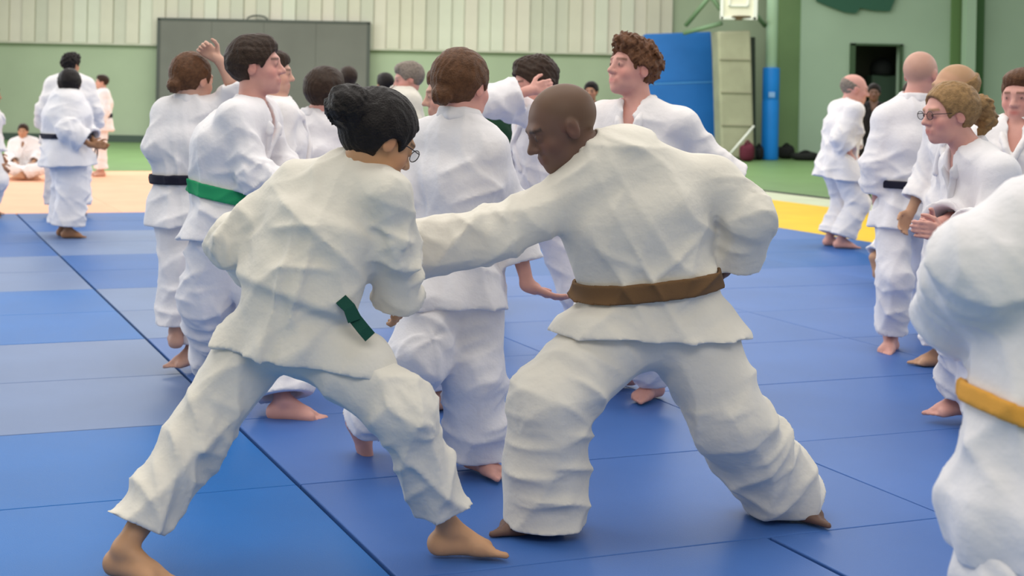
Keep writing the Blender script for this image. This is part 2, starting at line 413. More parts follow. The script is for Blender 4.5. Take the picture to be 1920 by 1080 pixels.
def body_cols(s, V):
    sp = s.spec; base = np.array(SKIN[sp['skin']]); c = np.tile(base, (len(V), 1)); k = s.hs
    q = (V - s.head) / k; f_, l_, u_ = q @ s.hf, q @ s.hR, q @ s.hU; al = np.abs(l_)
    hd = (np.abs(f_) < .16) & (al < .12) & (np.abs(u_) < .15)
    def bl(m_, col, amt): 
        a = (amt * m_)[:, None]; return c * (1 - a) + np.array(col) * a
    g = lambda x, w: np.exp(-(x / w) ** 2)
    c = bl(hd * g(f_ - .05, .05) * g(al - .042, .022) * g(u_ + .03, .025), base * np.array([1.12, .68, .66]), .55)
    c = bl(hd * (f_ > .07) * g(u_ + .066, .010) * g(l_, .022), base * np.array([.85, .42, .42]), .8)
    c = bl(hd * (f_ > .066) * g(u_ - .022, .0055) * (al > .012) * (al < .052), np.array(HAIR[sp.get('hc', 'dark')]), .85)
    c = bl(hd * (f_ > .062) * g(u_ - .0, .010) * g(al - .031, .018), base * .55, .6)
    c = bl(hd * (al > .070) * g(u_ + .01, .03), base * np.array([1.05, .75, .72]), .5)
    eye = hd * (np.sqrt((f_ - .088) ** 2 + (al - .031) ** 2 + u_ ** 2) < .0065)
    c = bl(eye, (.05, .035, .03), .85)
    if sp.get('stubble'):
        hl = hd * (1 / (1 + np.exp(-(u_ - .045 + np.clip(-(f_ - .02), -.06, .10) * 1.0 + .0) / .008))) * (f_ < .07)
        c = bl(hl, np.array(sp['stubble']), .75)
    if sp.get('beard'):
        c = bl(hd * (f_ > .01) * (u_ < -.045), np.array(sp['beard']), .5)
    return np.clip(c, 0, 1)

def jacket_fns(s):
    sp = s.spec; H = s.H; w = sp.get('wt', 1.0) * H; ws = sp.get('ws', 1.0) * .95 * H; sd0 = sp.get('seed', 1); fa = sp.get('fold', 1.0)
    # the skirt of the jacket follows the thighs
    hipdir = nz(s.pel - s.waist); hemL = sp.get('hem', .20) * H
    hem = s.pel + hipdir * (hemL - .03); rh = s.rh
    skirtn = sp.get('hemn'); skirtn = nz(skirtn) if skirtn is not None else hipdir
    bn = s.ax if sp.get('beltn') is None else nz(sp['beltn'])
    wa = s.waist
    sa, ca = sp.get('shoulder_r', .072), sp.get('cuff_r', .088)
    cut = sp.get('cuff', .72)
    arms = []
    for i, sd in enumerate('RL'):
        a, e, wr = getattr(s, 'sh' + sd), getattr(s, 'el' + sd), getattr(s, 'wr' + sd); c_ = sp.get('cuff' + sd, cut)
        arms.append((a, e, e + (wr - e) * c_, nz(wr - e), sd0 * 7 + i))
    r_ = np.random.RandomState(sd0); ph = r_.uniform(0, 6.28, 8)
    def torso(Q):
        q = Q - wa.astype(f32); h = dot(q, s.ax); th = np.arctan2(dot(q, s.fc), dot(q, s.rc))
        pl = (1 - np.abs(np.sin(4 * th + 1.2 * np.sin(3 * th + ph[0]) + h * 7))) ** 1.5 + .6 * (1 - np.abs(np.sin(2.5 * th - h * 11 + ph[1]))) ** 2 - .5
        sc_ = (.004 + .012 * np.exp(-((h - .04) / .12) ** 2)) * H
        dr = 0
        for i_ in range(3):
            mk_ = np.clip(.3 + np.sin(h * 8 + (i_ + 1) * th + ph[i_ + 2]), 0, 1)
            dr = dr + .013 * mk_ * ((1 - np.abs(np.sin(h * (10, 14, 7)[i_] + (2, -3, 4)[i_] * th * .5 + ph[i_ + 5] + .8 * np.sin(h * 13 + ph[i_])))) ** 2 - .2)
        fo = (pl * sc_ + dr) * f32(fa)
        d = eseg(Q, wa + s.ax * (.035 - sp.get('blouse', 0)), s.chest, s.rc, s.rc, .168 * w * sp.get('blw', 1), .128 * w * sp.get('blw', 1), .182 * w, .132 * w, zr=sp.get('zr', .75))
        d = smin(d, eseg(Q, s.chest, s.upper, s.rc, s.rc, .178 * w, .130 * w, .150 * w, .100 * w), .06)
        d = smin(d, eseg(Q, s.upper, s.neck, s.rc, s.rc, .12 * w, .085 * w, .068 * H, .060 * H), .06)
        d = smin(d, eseg(Q, wa - s.ax * .04, wa + s.ax * .04, s.rc, s.rc, .138 * w, .108 * w, .138 * w, .108 * w), .05)
        fl = sp.get('flare', 1.0); sk = eseg(Q, wa - s.ax * .03, hem, s.rh, s.rh, .142 * w, .112 * w, .195 * w * fl, .160 * w * fl, 0, 1.5)
        for sd in 'RL':
            hp, kn = getattr(s, 'hip' + sd), getattr(s, 'kn' + sd); k2 = hp + (kn - hp) * min(.9, hemL * 2.8)
            sk = smin(sk, seg(Q, hp, k2, .120 * w * sp.get('wsk', 1), .145 * w * sp.get('wsk', 1)), .08)
        pk = np.sin(7 * th + ph[5] + 1.2 * np.sin(2 * th + ph[6])) * np.clip(-h / .22, 0, 1) * .012 * f32(sp.get('pk', .75)) * f32(fa)
        sk = smax(sk - pk, dot(Q - hem.astype(f32), skirtn), .006)
        sk = smax(sk, h - .01, .02)
        d = smin(d, sk, .03)
        return d - fo
    def sleeves(Q):
        out = None
        for (a, e, c, n, sd) in arms:
            L1 = np.linalg.norm(e - a)
            d = seg(Q, a, e, sa * ws, .080 * ws) - folds(Q, a, e, .0085 * fa, .10, sd + 3, bend=L1)
            L2 = np.linalg.norm(c - e)
            c2 = c + n * .10; rr = ca * ws
            d2 = seg(Q, e, c2, .078 * ws, .078 * ws + (rr - .078 * ws) * (L2 + .1) / max(L2, .05) ) - folds(Q, e, c2, .0095 * fa, .085, sd + 11, bend=0)
            d2 = smax(d2, dot(Q - c.astype(f32), n), .004)
            d = smin(d, d2, .035); d = smin(d, seg(Q, s.upper, a, .088 * w, sa * ws * 1.03), .06)
            out = d if out is None else np.minimum(out, d)
        return out
    nb = s.neck
    def hollow(Q, d):
        for (a, e, c, n, sd) in arms:
            d = smax(d, -seg(Q, c - n * .12, c + n * .06, .045 * ws, ca * ws * .90), .006)
        d = smax(d, -seg(Q, nb - s.ax * .01, nb + nz(s.head - nb) * .14, .060 * H, .075 * H), .012)
        v0 = nb + s.fc * .055 * H; v1 = nb - s.ax * .15 * H + s.fc * .135 * w
        d = smax(d, -seg(Q, v0, v1, .048 * H, .016 * H), .012)
        return d
    def full(Q): return hollow(Q, smin(torso(Q), sleeves(Q), .045))
    def fullf(Q): return smax(full(Q), f32(.02) - dot(Q, (0, 0, 1)), .01)
    def belt(Q):
        q = Q - wa.astype(f32); h = dot(q, bn)
        t = eseg(Q, wa - s.ax * .06, wa + s.ax * .06, s.rc, s.rc, .150 * w, .120 * w, .150 * w, .120 * w, -1, 2)
        if 'zr' not in sp: t = smin(torso_plain(Q), t, .02)
        else: t = eseg(Q, wa - s.ax * .06, wa + s.ax * .06, s.rc, s.rc, .120 * w, .092 * w, .120 * w, .092 * w, -1, 2)
        sh = smax(t - .016, -(t - .002), .004)
        return smax(sh, np.abs(h) - f32(sp.get('beltw', .021)), .006)
    def torso_plain(Q): return torso(Q)
    # collar band round the neck and down the front
    def proj(p, dr, off=0.006):
        ts = np.linspace(-.06, .26, 120); pts = (p[None] + ts[:, None] * dr).astype(f32); d = torso(pts)
        ok = np.nonzero(d < 0)[0]; t = ts[ok[-1]] if len(ok) else .1
        return p + dr * (t + off)
    A = s.ax; Fc = s.fc; Rc = s.rc
    def side(g):
        p = [nb - Fc * .078 * H + A * .034 * H, nb - Fc * .056 * H + Rc * g * .052 * H + A * .034 * H, nb + Rc * g * .078 * H + A * .024 * H, nb + Fc * .055 * H + Rc * g * .068 * H - A * .005 * H]
        for (dn, lt) in ((.06, .052), (.11, .030), (.16, .008), (.24, -.025), (.33, -.05)):
            if dn * H < np.linalg.norm(nb - wa) - .02:
                p.append(proj(nb - A * dn * H + Rc * g * lt * H, Fc, .004 if g > 0 else .010))
        return p
    try: pl_ = side(1), side(-1)
    except Exception: pl_ = ([nb, nb + A * .01], [nb, nb + A * .01])
    def collar(Q):
        d = None
        for pts in pl_:
            for a, b in zip(pts[:-1], pts[1:]):
                e = seg(Q, a, b, .0165 * H, .0165 * H); d = e if d is None else np.minimum(d, e)
                if (a - nb) @ A > -.02: d = smin(d, seg(Q, a - A * .022 * H, b - A * .022 * H, .019 * H, .019 * H), .01)
        return smax(d, -seg(Q, nb - s.ax * .0, nb + nz(s.head - nb) * .14, .050 * H, .062 * H), .006)
    return fullf, belt, collar, pl_, torso
def trouser_fn(s):
    sp = s.spec; H = s.H; w = sp.get('wl', 1.0) * H; sd0 = sp.get('seed', 1); fa = sp.get('fold', 1.0); r = sp.get('legr', (.118, .100, .108))
    legs = []
    for i, sd in enumerate('RL'):
        hp, kn, an = getattr(s, 'hip' + sd), getattr(s, 'kn' + sd), getattr(s, 'an' + sd); c_ = sp.get('thm' + sd, sp.get('thm', .90))
        legs.append((hp, kn, kn + (an - kn) * c_, nz(an - kn), sd0 * 5 + i * 3))
    hn = s.pel + nz(s.pel - s.waist) * .0
    def fn(Q):
        d = eseg(Q, s.waist, s.pel - s.ax * .03, s.rh, s.rh, .120 * w, .098 * w, .155 * w, .125 * w)
        for (hp, kn, c, n, sd) in legs:
            L1 = np.linalg.norm(kn - hp); L2 = np.linalg.norm(c - kn)
            a = seg(Q, hp, kn, r[0] * w, r[1] * w) - folds(Q, hp, kn, .011 * fa, .13, sd + 50, bend=L1)
            c2 = c + n * .09
            b = seg(Q, kn, c2, r[1] * w, (r[1] + (r[2] - r[1]) * (L2 + .09) / max(L2, .05)) * w) - folds(Q, kn, c2, .012 * fa, .12, sd + 61, longf=.8)
            cutn = nz(n * .7 + np.array([0, 0, -.3]))
            b = smax(b, dot(Q - c.astype(f32), cutn), .004)
            b = smax(b, -seg(Q, c - n * .08, c + n * .08, .05 * w, r[2] * .90 * w), .006)
            d = smin(d, smin(a, b, .04), .035)
        return smax(d, f32(.012) - dot(Q, (0, 0, 1)), .012)
    return fn

def hair_fn(s):
    sp = s.spec; st = sp['hair']; F, L, U = s.hf, s.hR, s.hU; k = s.hs; c = s.head; sd0 = sp.get('seed', 1)
    def at(f, l, u): return c + (F * f + L * l + U * u) * k
    th = {'short': .013, 'bun': .011, 'pony': .012, 'curly': .020, 'fringe': .004, 'tie': .012, 'messy': .019}[st] * sp.get('hth', 1.0)
    def fn(Q):
        q = (Q - c.astype(f32)) / f32(k); f_, l_, u_ = dot(q, F), dot(q, L), dot(q, U)
        if st == 'curly':
            n = (wob(q, sd0, 150) * .009 + wob(q, sd0 + 1, 60) * .010)
        elif st == 'messy': n = wob(q, sd0, 70) * .006 + np.sin(l_ * 260 + f_ * 90 + 3 * np.sin(u_ * 50)) * .0018
        else: n = np.sin(l_ * 330 + 4 * np.sin(f_ * 40 + u_ * 30)) * .0013 + wob(q, sd0, 55) * .0028
        d = ell(Q, at(-.020, 0, .030), F, L, U, (.096 + th) * k, (.076 + th) * k, (.088 + th) * k)
        if st in ('messy', 'short', 'curly'):
            d = smin(d, ell(Q, at(.035, 0, .085), F, L, U, .05 * k, .055 * k, (.022 + th) * k), .03 * k)
        if st == 'curly': d = smin(d, ell(Q, at(.045, 0, .095), F, L, U, .060 * k, .075 * k, .036 * k), .03 * k)
        d = d - n * k
        face = ell(Q, at(.105, 0, -.035), F, L, U, .088 * k, .105 * k, .092 * k) if st not in ('pony', 'bun', 'tie') else ell(Q, at(.112, 0, -.012), F, L, U, .084 * k, .110 * k, .096 * k)
        d = smax(d, -face, .010 * k)
        ear = ell(Q, at(.004, 0, -.030), F, L, U, .030 * k, .2 * k, .040 * k)
        d = smax(d, -ear, .010 * k)
        low = {'short': -.062, 'curly': -.065, 'messy': -.055, 'fringe': -.05}.get(st, -.070)
        d = smax(d, (f32(low) - u_ + np.clip(f_ + .02, -1, .2) * .9) * f32(k), .012 * k)
        if st == 'fringe': d = smax(d, (u_ - .030 + f_ * .5) * f32(k), .006)
        if st == 'bun':
            b = np.asarray(sp.get('bun', (-.105, 0, .055)))
            e = ell(Q, at(*b), F, L, U, .052 * k * sp.get('bs', 1), .055 * k * sp.get('bs', 1), .050 * k * sp.get('bs', 1)) - (wob(q, sd0 + 5, 90) * .007) * f32(k)
            d = smin(d, e, .012 * k)
        if st == 'tie':
            e = ell(Q, at(-.112, 0, -.035), F, L, U, .030 * k, .040 * k, .036 * k) - (wob(q, sd0 + 5, 110) * .005) * f32(k)
            d = smin(d, e, .015 * k)
        if st == 'pony':
            pts = [(-.108, 0, .045), (-.150, 0, .030), (-.170, .01, -.03), (-.150, .01, -.085)]; rr = [.022, .038, .040, .016]
            for i in range(3):
                e = seg(Q, at(*pts[i]), at(*pts[i + 1]), rr[i] * k, rr[i + 1] * k) - (wob(q, sd0 + 7, 80) * .008) * f32(k); d = smin(d, e, .014 * k)
        return d
    return fn, at(-.03, 0, .0), .24 * k

PEOPLE = []
def person(**kw): PEOPLE.append(kw)

def compute(sp):
    s = pose(sp); h = sp.get('vox', .008); R = {}
    J = np.array([getattr(s, n) for n in ('pel', 'neck', 'head', 'shR', 'shL', 'elR', 'elL', 'wrR', 'wrL', 'hipR', 'hipL', 'knR', 'knL', 'anR', 'anL')])
    lo, hi = J.min(0) - .26, J.max(0) + .26
    lo[2] = max(lo[2], -.03)
    R['s'] = s
    V, Q = surface(body_fn(s), lo, hi, h, margin=.02); R['body'] = (V, Q, body_cols(s, V))
    jf, bf, cf, pl_, tor = jacket_fns(s)
    hc = max(h, sp.get('cvox', .010))
    jj = np.array([s.pel, s.neck, s.shR, s.shL, s.elR, s.elL, s.wrR, s.wrL]); jlo, jhi = jj.min(0) - .30, jj.max(0) + .22; jlo[2] = min(jlo[2], s.pel[2] - .5)
    R['jacket'] = surface(jf, jlo, jhi, hc, margin=.05)
    ll = np.array([s.waist, s.hipR, s.hipL, s.knR, s.knL, s.anR, s.anL])
    R['trousers'] = surface(trouser_fn(s), ll.min(0) - .25, ll.max(0) + .25, hc, margin=.05)
    if sp.get('belt'): R['belt'] = surface(bf, s.waist - .36, s.waist + .36, min(h, .007), margin=.02)
    R['collar'] = surface(cf, np.array(pl_[0] + pl_[1]).min(0) - .05, np.array(pl_[0] + pl_[1]).max(0) + .05, min(h, .007), margin=.02)
    if sp.get('hair'):
        hf_, c, rr = hair_fn(s); R['hair'] = surface(hf_, c - rr, c + rr, min(h, .006), margin=.02)
    R['torso'] = tor
    return R

GI = {}
def gi_mat(col):
    if col not in GI: GI[col] = mat('gi_cotton', col, rough=.92, bump=.45, bscale=34, var=.05, vscale=9, spec=.15, sheen=.15, bdist=.006)
    return GI[col]
MATS = {}
def cm(key, *a, **k):
    if key not in MATS: MATS[key] = mat(*a, **k)
    return MATS[key]
WHITE = (.84, .80, .79); CREAM = (.74, .695, .605); LAV = (.83, .80, .81)

def build(sp, R):
    s = R['s']
    sk = cm('skin', 'skin', (.5, .3, .2), rough=.55, attr=True, var=.10, vscale=18, spec=.35, sss=.06)
    V, Q, C = R['body']
    org = np.array([s.pel[0], s.pel[1], 0.])
    def mk(name, V, Q, m_, col=None, parent=None, **kw):
        o = mesh_np(name, V - org, Q, m_, col); link(o, parent, **kw); return o
    body = mk('person', V, Q, sk, C, None, label=sp['label'], cat='person', group='people training on the mats')
    body.location = org
    g = gi_mat(sp.get('gi', WHITE))
    mk('jacket', *R['jacket'], g, None, body); mk('trousers', *R['trousers'], gi_mat(sp['gi2']) if 'gi2' in sp else g, None, body)
    mk('collar', *R['collar'], g if 'ccol' not in sp else cm(('c', sp['ccol']), 'collar_cloth', sp['ccol'], rough=.9), None, body)
    if 'belt' in R:
        bc = sp['belt']; bm_ = cm(('belt', bc), 'belt_cotton', bc, rough=.85, bump=.4, bscale=300)
        bo = mk('belt', *R['belt'], bm_, None, body)
        wf = s.waist.astype(float); ts = np.linspace(.02, .3, 100); d = R['torso']((wf[None] + ts[:, None] * s.fc).astype(f32))
        ok = np.nonzero(d < 0)[0]; k = wf + s.fc * ((ts[ok[-1]] if len(ok) else .12) + .022)
        bm = bmesh.new()
        box(bm, (0, 0, 0), (.055, .035, .045), bev=.012)
        M = Matrix((tuple(s.rc) + (0,), tuple(s.fc) + (0,), tuple(s.ax) + (0,), (0, 0, 0, 1))).transposed(); 
        for v in bm.verts: v.co = Vector(k - org) + M.to_3x3() @ v.co
        dn = np.array([0, 0, -1.])
        for g_ in (-1, 1):
            ln = sp.get('belt_tail', .24) * (1 if g_ > 0 else .85); p = k - org
            pts = [p + s.rc * g_ * (.01 + .05 * t) + dn * ln * t + s.fc * (.01 + .045 * math.sin(t * 2.4)) for t in np.linspace(0, 1, 7)]
            vv = [[bm.verts.new(q + s.rc * e * .02 + s.fc * g2 * .003) for e, g2 in ((-1, -1), (1, -1), (1, 1), (-1, 1))] for q in pts]
            for a, b in zip(vv[:-1], vv[1:]):
                for j in range(4): bm.faces.new((a[j], a[(j + 1) % 4], b[(j + 1) % 4], b[j]))
            bm.faces.new(vv[0][::-1]); bm.faces.new(vv[-1])
        if sp.get('knot', 1): bm_obj('belt_knot', bm, bm_, bo)
    for tl in sp.get('tails', ()):
        pts = [P(a, b_, sp['Z'] + c) - org for a, b_, c in tl]; bm = bmesh.new(); vv = []
        for i, q in enumerate(pts):
            t = nz(pts[min(i + 1, len(pts) - 1)] - pts[max(i - 1, 0)]); sd = nz(np.cross(t, (0.35, -1, 0))) * .019; n_ = nz(np.cross(t, sd)) * .003
            vv.append([bm.verts.new(q + x) for x in (-sd - n_, sd - n_, sd + n_, -sd + n_)])
        for a, b_ in zip(vv[:-1], vv[1:]):
            for j in range(4): bm.faces.new((a[j], a[(j + 1) % 4], b_[(j + 1) % 4], b_[j]))
        bm.faces.new(vv[0][::-1]); bm.faces.new(vv[-1]); bm_obj('belt_end', bm, bm_, bo)
    if 'hair' in R:
        hc = HAIR[sp.get('hc', 'dark')]
        hm = cm(('hair', hc), 'hair', hc, rough=.5, bump=.8, bscale=160, var=.35, vscale=60, spec=.18, bdist=.004)
        mk('hair', *R['hair'], hm, None, body)
    if sp.get('hairtie'):
        F, L, U, kk = s.hf, s.hR, s.hU, s.hs
        bm = bmesh.new(); c = s.head + (F * -.112 + U * .043) * kk - org; ax = nz(F * -1 + U * -.3); u = L; w_ = np.cross(ax, u)
        tube(bm, [c + .024 * kk * (math.cos(a) * u + math.sin(a) * w_) for a in np.linspace(0, 2 * math.pi, 17)[:-1]], .006, 8, True)
        bm_obj('hair_tie', bm, cm('tie', 'hair_tie', (.05, .03, .04), rough=.6), body, smooth=True)
    if sp.get('glasses'):
        F, L, U, kk = s.hf, s.hR, s.hU, s.hs; bm = bmesh.new()
        at = lambda f, l, u: s.head + (F * f + L * l + U * u) * kk - org
        for g_ in (-1, 1):
            tube(bm, [at(.100, g_ * .034 + .023 * math.cos(a), .0 + .017 * math.sin(a)) for a in np.linspace(0, 2 * math.pi, 21)[:-1]], .0016, 6, True)
            tube(bm, [at(.100, g_ * .057, .006), at(.06, g_ * .075, .006), at(-.005, g_ * .080, .008), at(-.02, g_ * .078, -.006)], .0018, 6)
        tube(bm, [at(.100, -.011, .004), at(.103, 0, .007), at(.100, .011, .004)], .0016, 6)
        gl = bm_obj('glasses', bm, cm('frame', 'glasses_frame', sp.get('gcol', (.02, .015, .02)), rough=.3), body, smooth=True)
        for g_ in (-1, 1):
            bm = bmesh.new(); vs_ = [at(.100, g_ * .034 + .022 * math.cos(a), .016 * math.sin(a)) for a in np.linspace(0, 2 * math.pi, 21)[:-1]]
            fr = [bm.verts.new(v) for v in vs_]; bk = [bm.verts.new(v - F * .0012) for v in vs_]; bm.faces.new(fr); bm.faces.new(bk[::-1])
            for i in range(20): bm.faces.new((fr[i], bk[i], bk[(i + 1) % 20], fr[(i + 1) % 20]))
            lm = bpy.data.materials.get('lens_glass')
            if lm is None:
                lm = bpy.data.materials.new('lens_glass'); lm.use_nodes = True; b = lm.node_tree.nodes['Principled BSDF']
                b.inputs['Transmission Weight'].default_value = 1; b.inputs['Roughness'].default_value = 0; b.inputs['IOR'].default_value = 1.05
            bm_obj('lens', bm, lm, gl)
    if sp.get('badge'):
        side, r0 = sp['badge']; p = s.chest * .5 + s.upper * .5 + s.rc * side * .085
        ts = np.linspace(.02, .3, 100); d = R['torso']((p[None] + ts[:, None] * s.fc).astype(f32)); ok = np.nonzero(d < 0)[0]; q = p + s.fc * ((ts[ok[-1]] if len(ok) else .12)) - org
        bm = bmesh.new(); box(bm, (0, 0, 0), (r0, .016, r0), bev=.003)
        M = Matrix((tuple(s.rc), tuple(s.fc), tuple(s.ax))).transposed()
        for v in bm.verts: v.co = Vector(q) + M @ v.co
        bm_obj('badge', bm, cm('badge', 'badge', (.10, .09, .12), rough=.7), body)
    return body

GREENB = (.02, .30, .12); DKGREEN = (.006, .06, .04); BLACKB = (.012, .012, .025); BROWNB = (.16, .085, .035); ORANGEB = (.75, .36, .06); YELB = (.55, .33, .04)
# ------------------------------------------------------------------ the hall
SB = 2500 / 38.5
def X(px, Z): return (px - CX) / FOC * Z
floor_m = mat('sports_floor', (.14, .25, .09), rough=.5, var=.12, vscale=1.5, spec=.4)
wallg = mat('wall_green', (.36, .44, .30), rough=.75, var=.10, vscale=.6, bump=.2, bscale=40)
wallr = mat('wall_pale_green', (.40, .54, .40), rough=.7, var=.08, vscale=.5, bump=.2, bscale=40)
cream = mat('cladding_cream', (.62, .61, .49), rough=.6, var=.10, vscale=1.2)
bm = bmesh.new(); box(bm, (0, 18, -.14), (60, 50, .2)); floor = bm_obj('floor', bm, floor_m, kind='structure')
# back wall: green masonry below, ribbed cream cladding above, a panel per rib
WZ = 38.5
bm = bmesh.new(); box(bm, (-6.5, WZ + .2, 5), (38, .3, 10.2)); wall_back = bm_obj('wall_back', bm, wallg, kind='structure')
pan = None; wp = .375
creams = [mat('cladding_cream', c, rough=.6, var=.06, vscale=1.2) for c in ((.57, .56, .45), (.51, .52, .42), (.60, .58, .48), (.58, .60, .49))]
pm = []
for cmx in creams:
    b2 = bmesh.new(); box(b2, (0, 0, 0), (wp - .006, .09, 5.0), bev=.015); me = bpy.data.meshes.new('cladding_panel'); b2.to_mesh(me); b2.free(); me.materials.append(cmx); pm.append(me)
x = -12.6; i = 0
while x < 8.6:
    if i: pass
    o = bpy.data.objects.new('cladding_panel', pm[rng.randrange(4)]); link(o, wall_back); o.location = (x, WZ - .02 - .06 * (i % 2), 2.80 + 2.5); x += wp; i += 1
bm = bmesh.new(); box(bm, (-2.1, WZ - .03, 2.78), (21.8, .16, .05)); bm_obj('trim_1', bm, creams[1], kind='structure')
bm = bmesh.new(); box(bm, (-2, WZ - .02, .06), (22, .12, .2)); bm_obj('baseboard_back', bm, mat('base_dark', (.06, .09, .07), rough=.7), kind='structure')
# large grey partition screen
gr = mat('screen_grey', (.15, .155, .135), rough=.7, var=.12, vscale=.8); gd = mat('screen_edge', (.07, .08, .07), rough=.6)
gx0, gx1, gt = X(297, WZ - .3), X(688, WZ - .3), 3.52
sr = link(bpy.data.objects.new('partition_screen', None), None, None, 'large dark grey flat partition screen standing against the cream back wall', 'screen'); sr.location = ((gx0 + gx1) / 2, WZ - .3, 0)
n = 4; w_ = (gx1 - gx0) / n
for k in range(n):
    bm = bmesh.new(); box(bm, ((k + .5) * w_ - (gx1 - gx0) / 2, 0, gt / 2), (w_ - .002, .10, gt - .06), bev=.01); bm_obj('screen_panel', bm, gr, sr)
bm = bmesh.new(); hw = (gx1 - gx0) / 2
box(bm, (-hw - .02, 0, gt / 2), (.09, .14, gt)); box(bm, (hw + .02, 0, gt / 2), (.09, .14, gt)); box(bm, (0, 0, gt), (2 * hw + .13, .14, .07)); bm_obj('screen_frame', bm, gd, sr)
bm = bmesh.new(); tube(bm, [(-3.15 + .30 * math.cos(a) + 3.2 - .25, 0, gt + .02 + .13 * math.sin(a)) for a in np.linspace(0, math.pi, 9)], .025, 8); bm_obj('lifting_handle', bm, gd, sr, smooth=True)
# right part of the hall: pilasters and pale green wall with an open doorway
RZ = 36.6
xr0, xr1 = X(1500, RZ), X(2150, RZ); dx0, dx1, dt = X(1592, RZ), X(1690, RZ), 1.45 + (197 - 81) / (FOC / RZ)
bm = bmesh.new()
box(bm, ((xr0 + dx0) / 2, RZ + .2, 5), (dx0 - xr0, .4, 10.2)); box(bm, ((dx1 + xr1) / 2, RZ + .2, 5), (xr1 - dx1, .4, 10.2)); box(bm, ((dx0 + dx1) / 2, RZ + .2, (dt + 10) / 2), (dx1 - dx0, .4, 10 - dt))
wall_right = bm_obj('wall_right', bm, wallr, kind='structure')
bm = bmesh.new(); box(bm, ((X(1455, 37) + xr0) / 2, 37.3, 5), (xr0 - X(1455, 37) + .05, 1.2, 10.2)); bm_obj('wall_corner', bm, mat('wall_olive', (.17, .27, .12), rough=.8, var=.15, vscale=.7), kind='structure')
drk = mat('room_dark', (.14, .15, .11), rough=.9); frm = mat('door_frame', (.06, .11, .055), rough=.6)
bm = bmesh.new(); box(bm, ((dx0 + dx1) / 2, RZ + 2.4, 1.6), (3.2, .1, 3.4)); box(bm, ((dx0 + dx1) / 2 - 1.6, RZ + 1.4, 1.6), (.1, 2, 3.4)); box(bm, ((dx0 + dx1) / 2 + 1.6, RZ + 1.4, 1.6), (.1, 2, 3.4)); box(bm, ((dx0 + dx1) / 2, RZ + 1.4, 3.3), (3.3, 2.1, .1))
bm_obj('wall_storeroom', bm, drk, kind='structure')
bm = bmesh.new(); box(bm, (dx0 + .06, RZ - .01, dt / 2), (.14, .10, dt)); box(bm, (dx1 - .03, RZ - .01, dt / 2), (.06, .10, dt)); box(bm, ((dx0 + dx1) / 2, RZ - .01, dt - .03), (dx1 - dx0, .10, .06)); bm_obj('door_1', bm, frm, kind='structure')
bm = bmesh.new(); xa, xb = X(1633, 37.4), X(1680, 37.4); box(bm, ((xa + xb) / 2, 37.6, 1.15), (xb - xa, .5, 2.3), bev=.03); t = bm_obj('locker', bm, mat('locker_green', (.05, .09, .06), rough=.6), label='tall dark green locker just inside the open storeroom doorway', cat='locker')
bm = bmesh.new(); box(bm, (xa + .04, 37.33, 1.15), (.02, .03, 2.0)); bm_obj('locker_handle', bm, drk, t)
bm = bmesh.new(); bmesh.ops.create_uvsphere(bm, u_segments=20, v_segments=12, radius=.32)
for v in bm.verts: v.co.z = max(v.co.z, -.16) * 1.05; v.co.x *= 1.05
t = bm_obj('kit_bag', bm, mat('bag_black', (.006, .008, .008), rough=.8, bump=.5, bscale=20), smooth=True, label='rounded black kit bag lying on top of the storeroom locker', cat='bag'); t.location = ((xa + xb) / 2, 37.55, 2.47)
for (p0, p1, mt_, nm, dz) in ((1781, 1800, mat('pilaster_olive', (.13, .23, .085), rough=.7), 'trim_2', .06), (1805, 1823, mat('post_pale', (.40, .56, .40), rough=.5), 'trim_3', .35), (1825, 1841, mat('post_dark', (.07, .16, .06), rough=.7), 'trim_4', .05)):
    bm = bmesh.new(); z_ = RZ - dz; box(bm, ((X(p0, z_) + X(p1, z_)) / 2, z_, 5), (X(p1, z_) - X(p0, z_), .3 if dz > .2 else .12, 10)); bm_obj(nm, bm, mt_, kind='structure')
bm = bmesh.new(); box(bm, ((xr0 + dx0) / 2, RZ - .03, .03), (dx0 - xr0, .08, .14)); bm_obj('baseboard_right', bm, bpy.data.materials['base_dark'], kind='structure')
# dark green painted board high on the wall
bm = bmesh.new(); pts = [(1532, 2), (1520, -30), (1690, -30), (1669, 21), (1640, 20), (1613, 15), (1605, 25), (1585, 23), (1560, 14)]
z_ = RZ - .12; lo = [P(a, b, z_) for a, b in pts]; hi_ = [p + np.array([0, .07, 0]) for p in lo]
A = [bm.verts.new(p) for p in lo]; B = [bm.verts.new(p) for p in hi_]; bm.faces.new(A); bm.faces.new(B[::-1])
for k in range(len(A)): bm.faces.new((A[k], A[(k + 1) % len(A)], B[(k + 1) % len(A)], B[k]))
bm_obj('wall_board', bm, mat('board_green', (.035, .12, .075), rough=.5), label='dark green notched board fixed high on the pale green wall', cat='board')
# padded post in front of the corner
pz = 35.2; px_ = X(1445, pz); rad = 15.5 / (FOC / pz)
post = link(bpy.data.objects.new('padded_post', None), None, None, 'pale green steel post wrapped in a tall bright blue safety pad', 'post'); post.location = (px_, pz, -.04)
bm = bmesh.new(); tube(bm, [(0, 0, 0), (0, 0, 9.5)], .15, 20); bm_obj('pole', bm, mat('post_green', (.42, .60, .42), rough=.5), post, smooth=True)
bm = bmesh.new(); tube(bm, [(0, 0, .0), (0, 0, .04), (0, 0, 1.55), (0, 0, 1.58), (0, 0, 1.61), (0, 0, 2.40), (0, 0, 2.43)], [rad * .97, rad, rad, rad * .96, rad, rad, rad * .95], 24); bm_obj('safety_pad', bm, mat('pad_blue', (.008, .22, .68), rough=.45, var=.1, vscale=2), post, smooth=True)
bm = bmesh.new(); box(bm, (-.04, -rad - .005, 1.72), (.16, .02, .14), bev=.004); bm_obj('pad_label', bm, mat('label_pale', (.25, .45, .75), rough=.5), post)
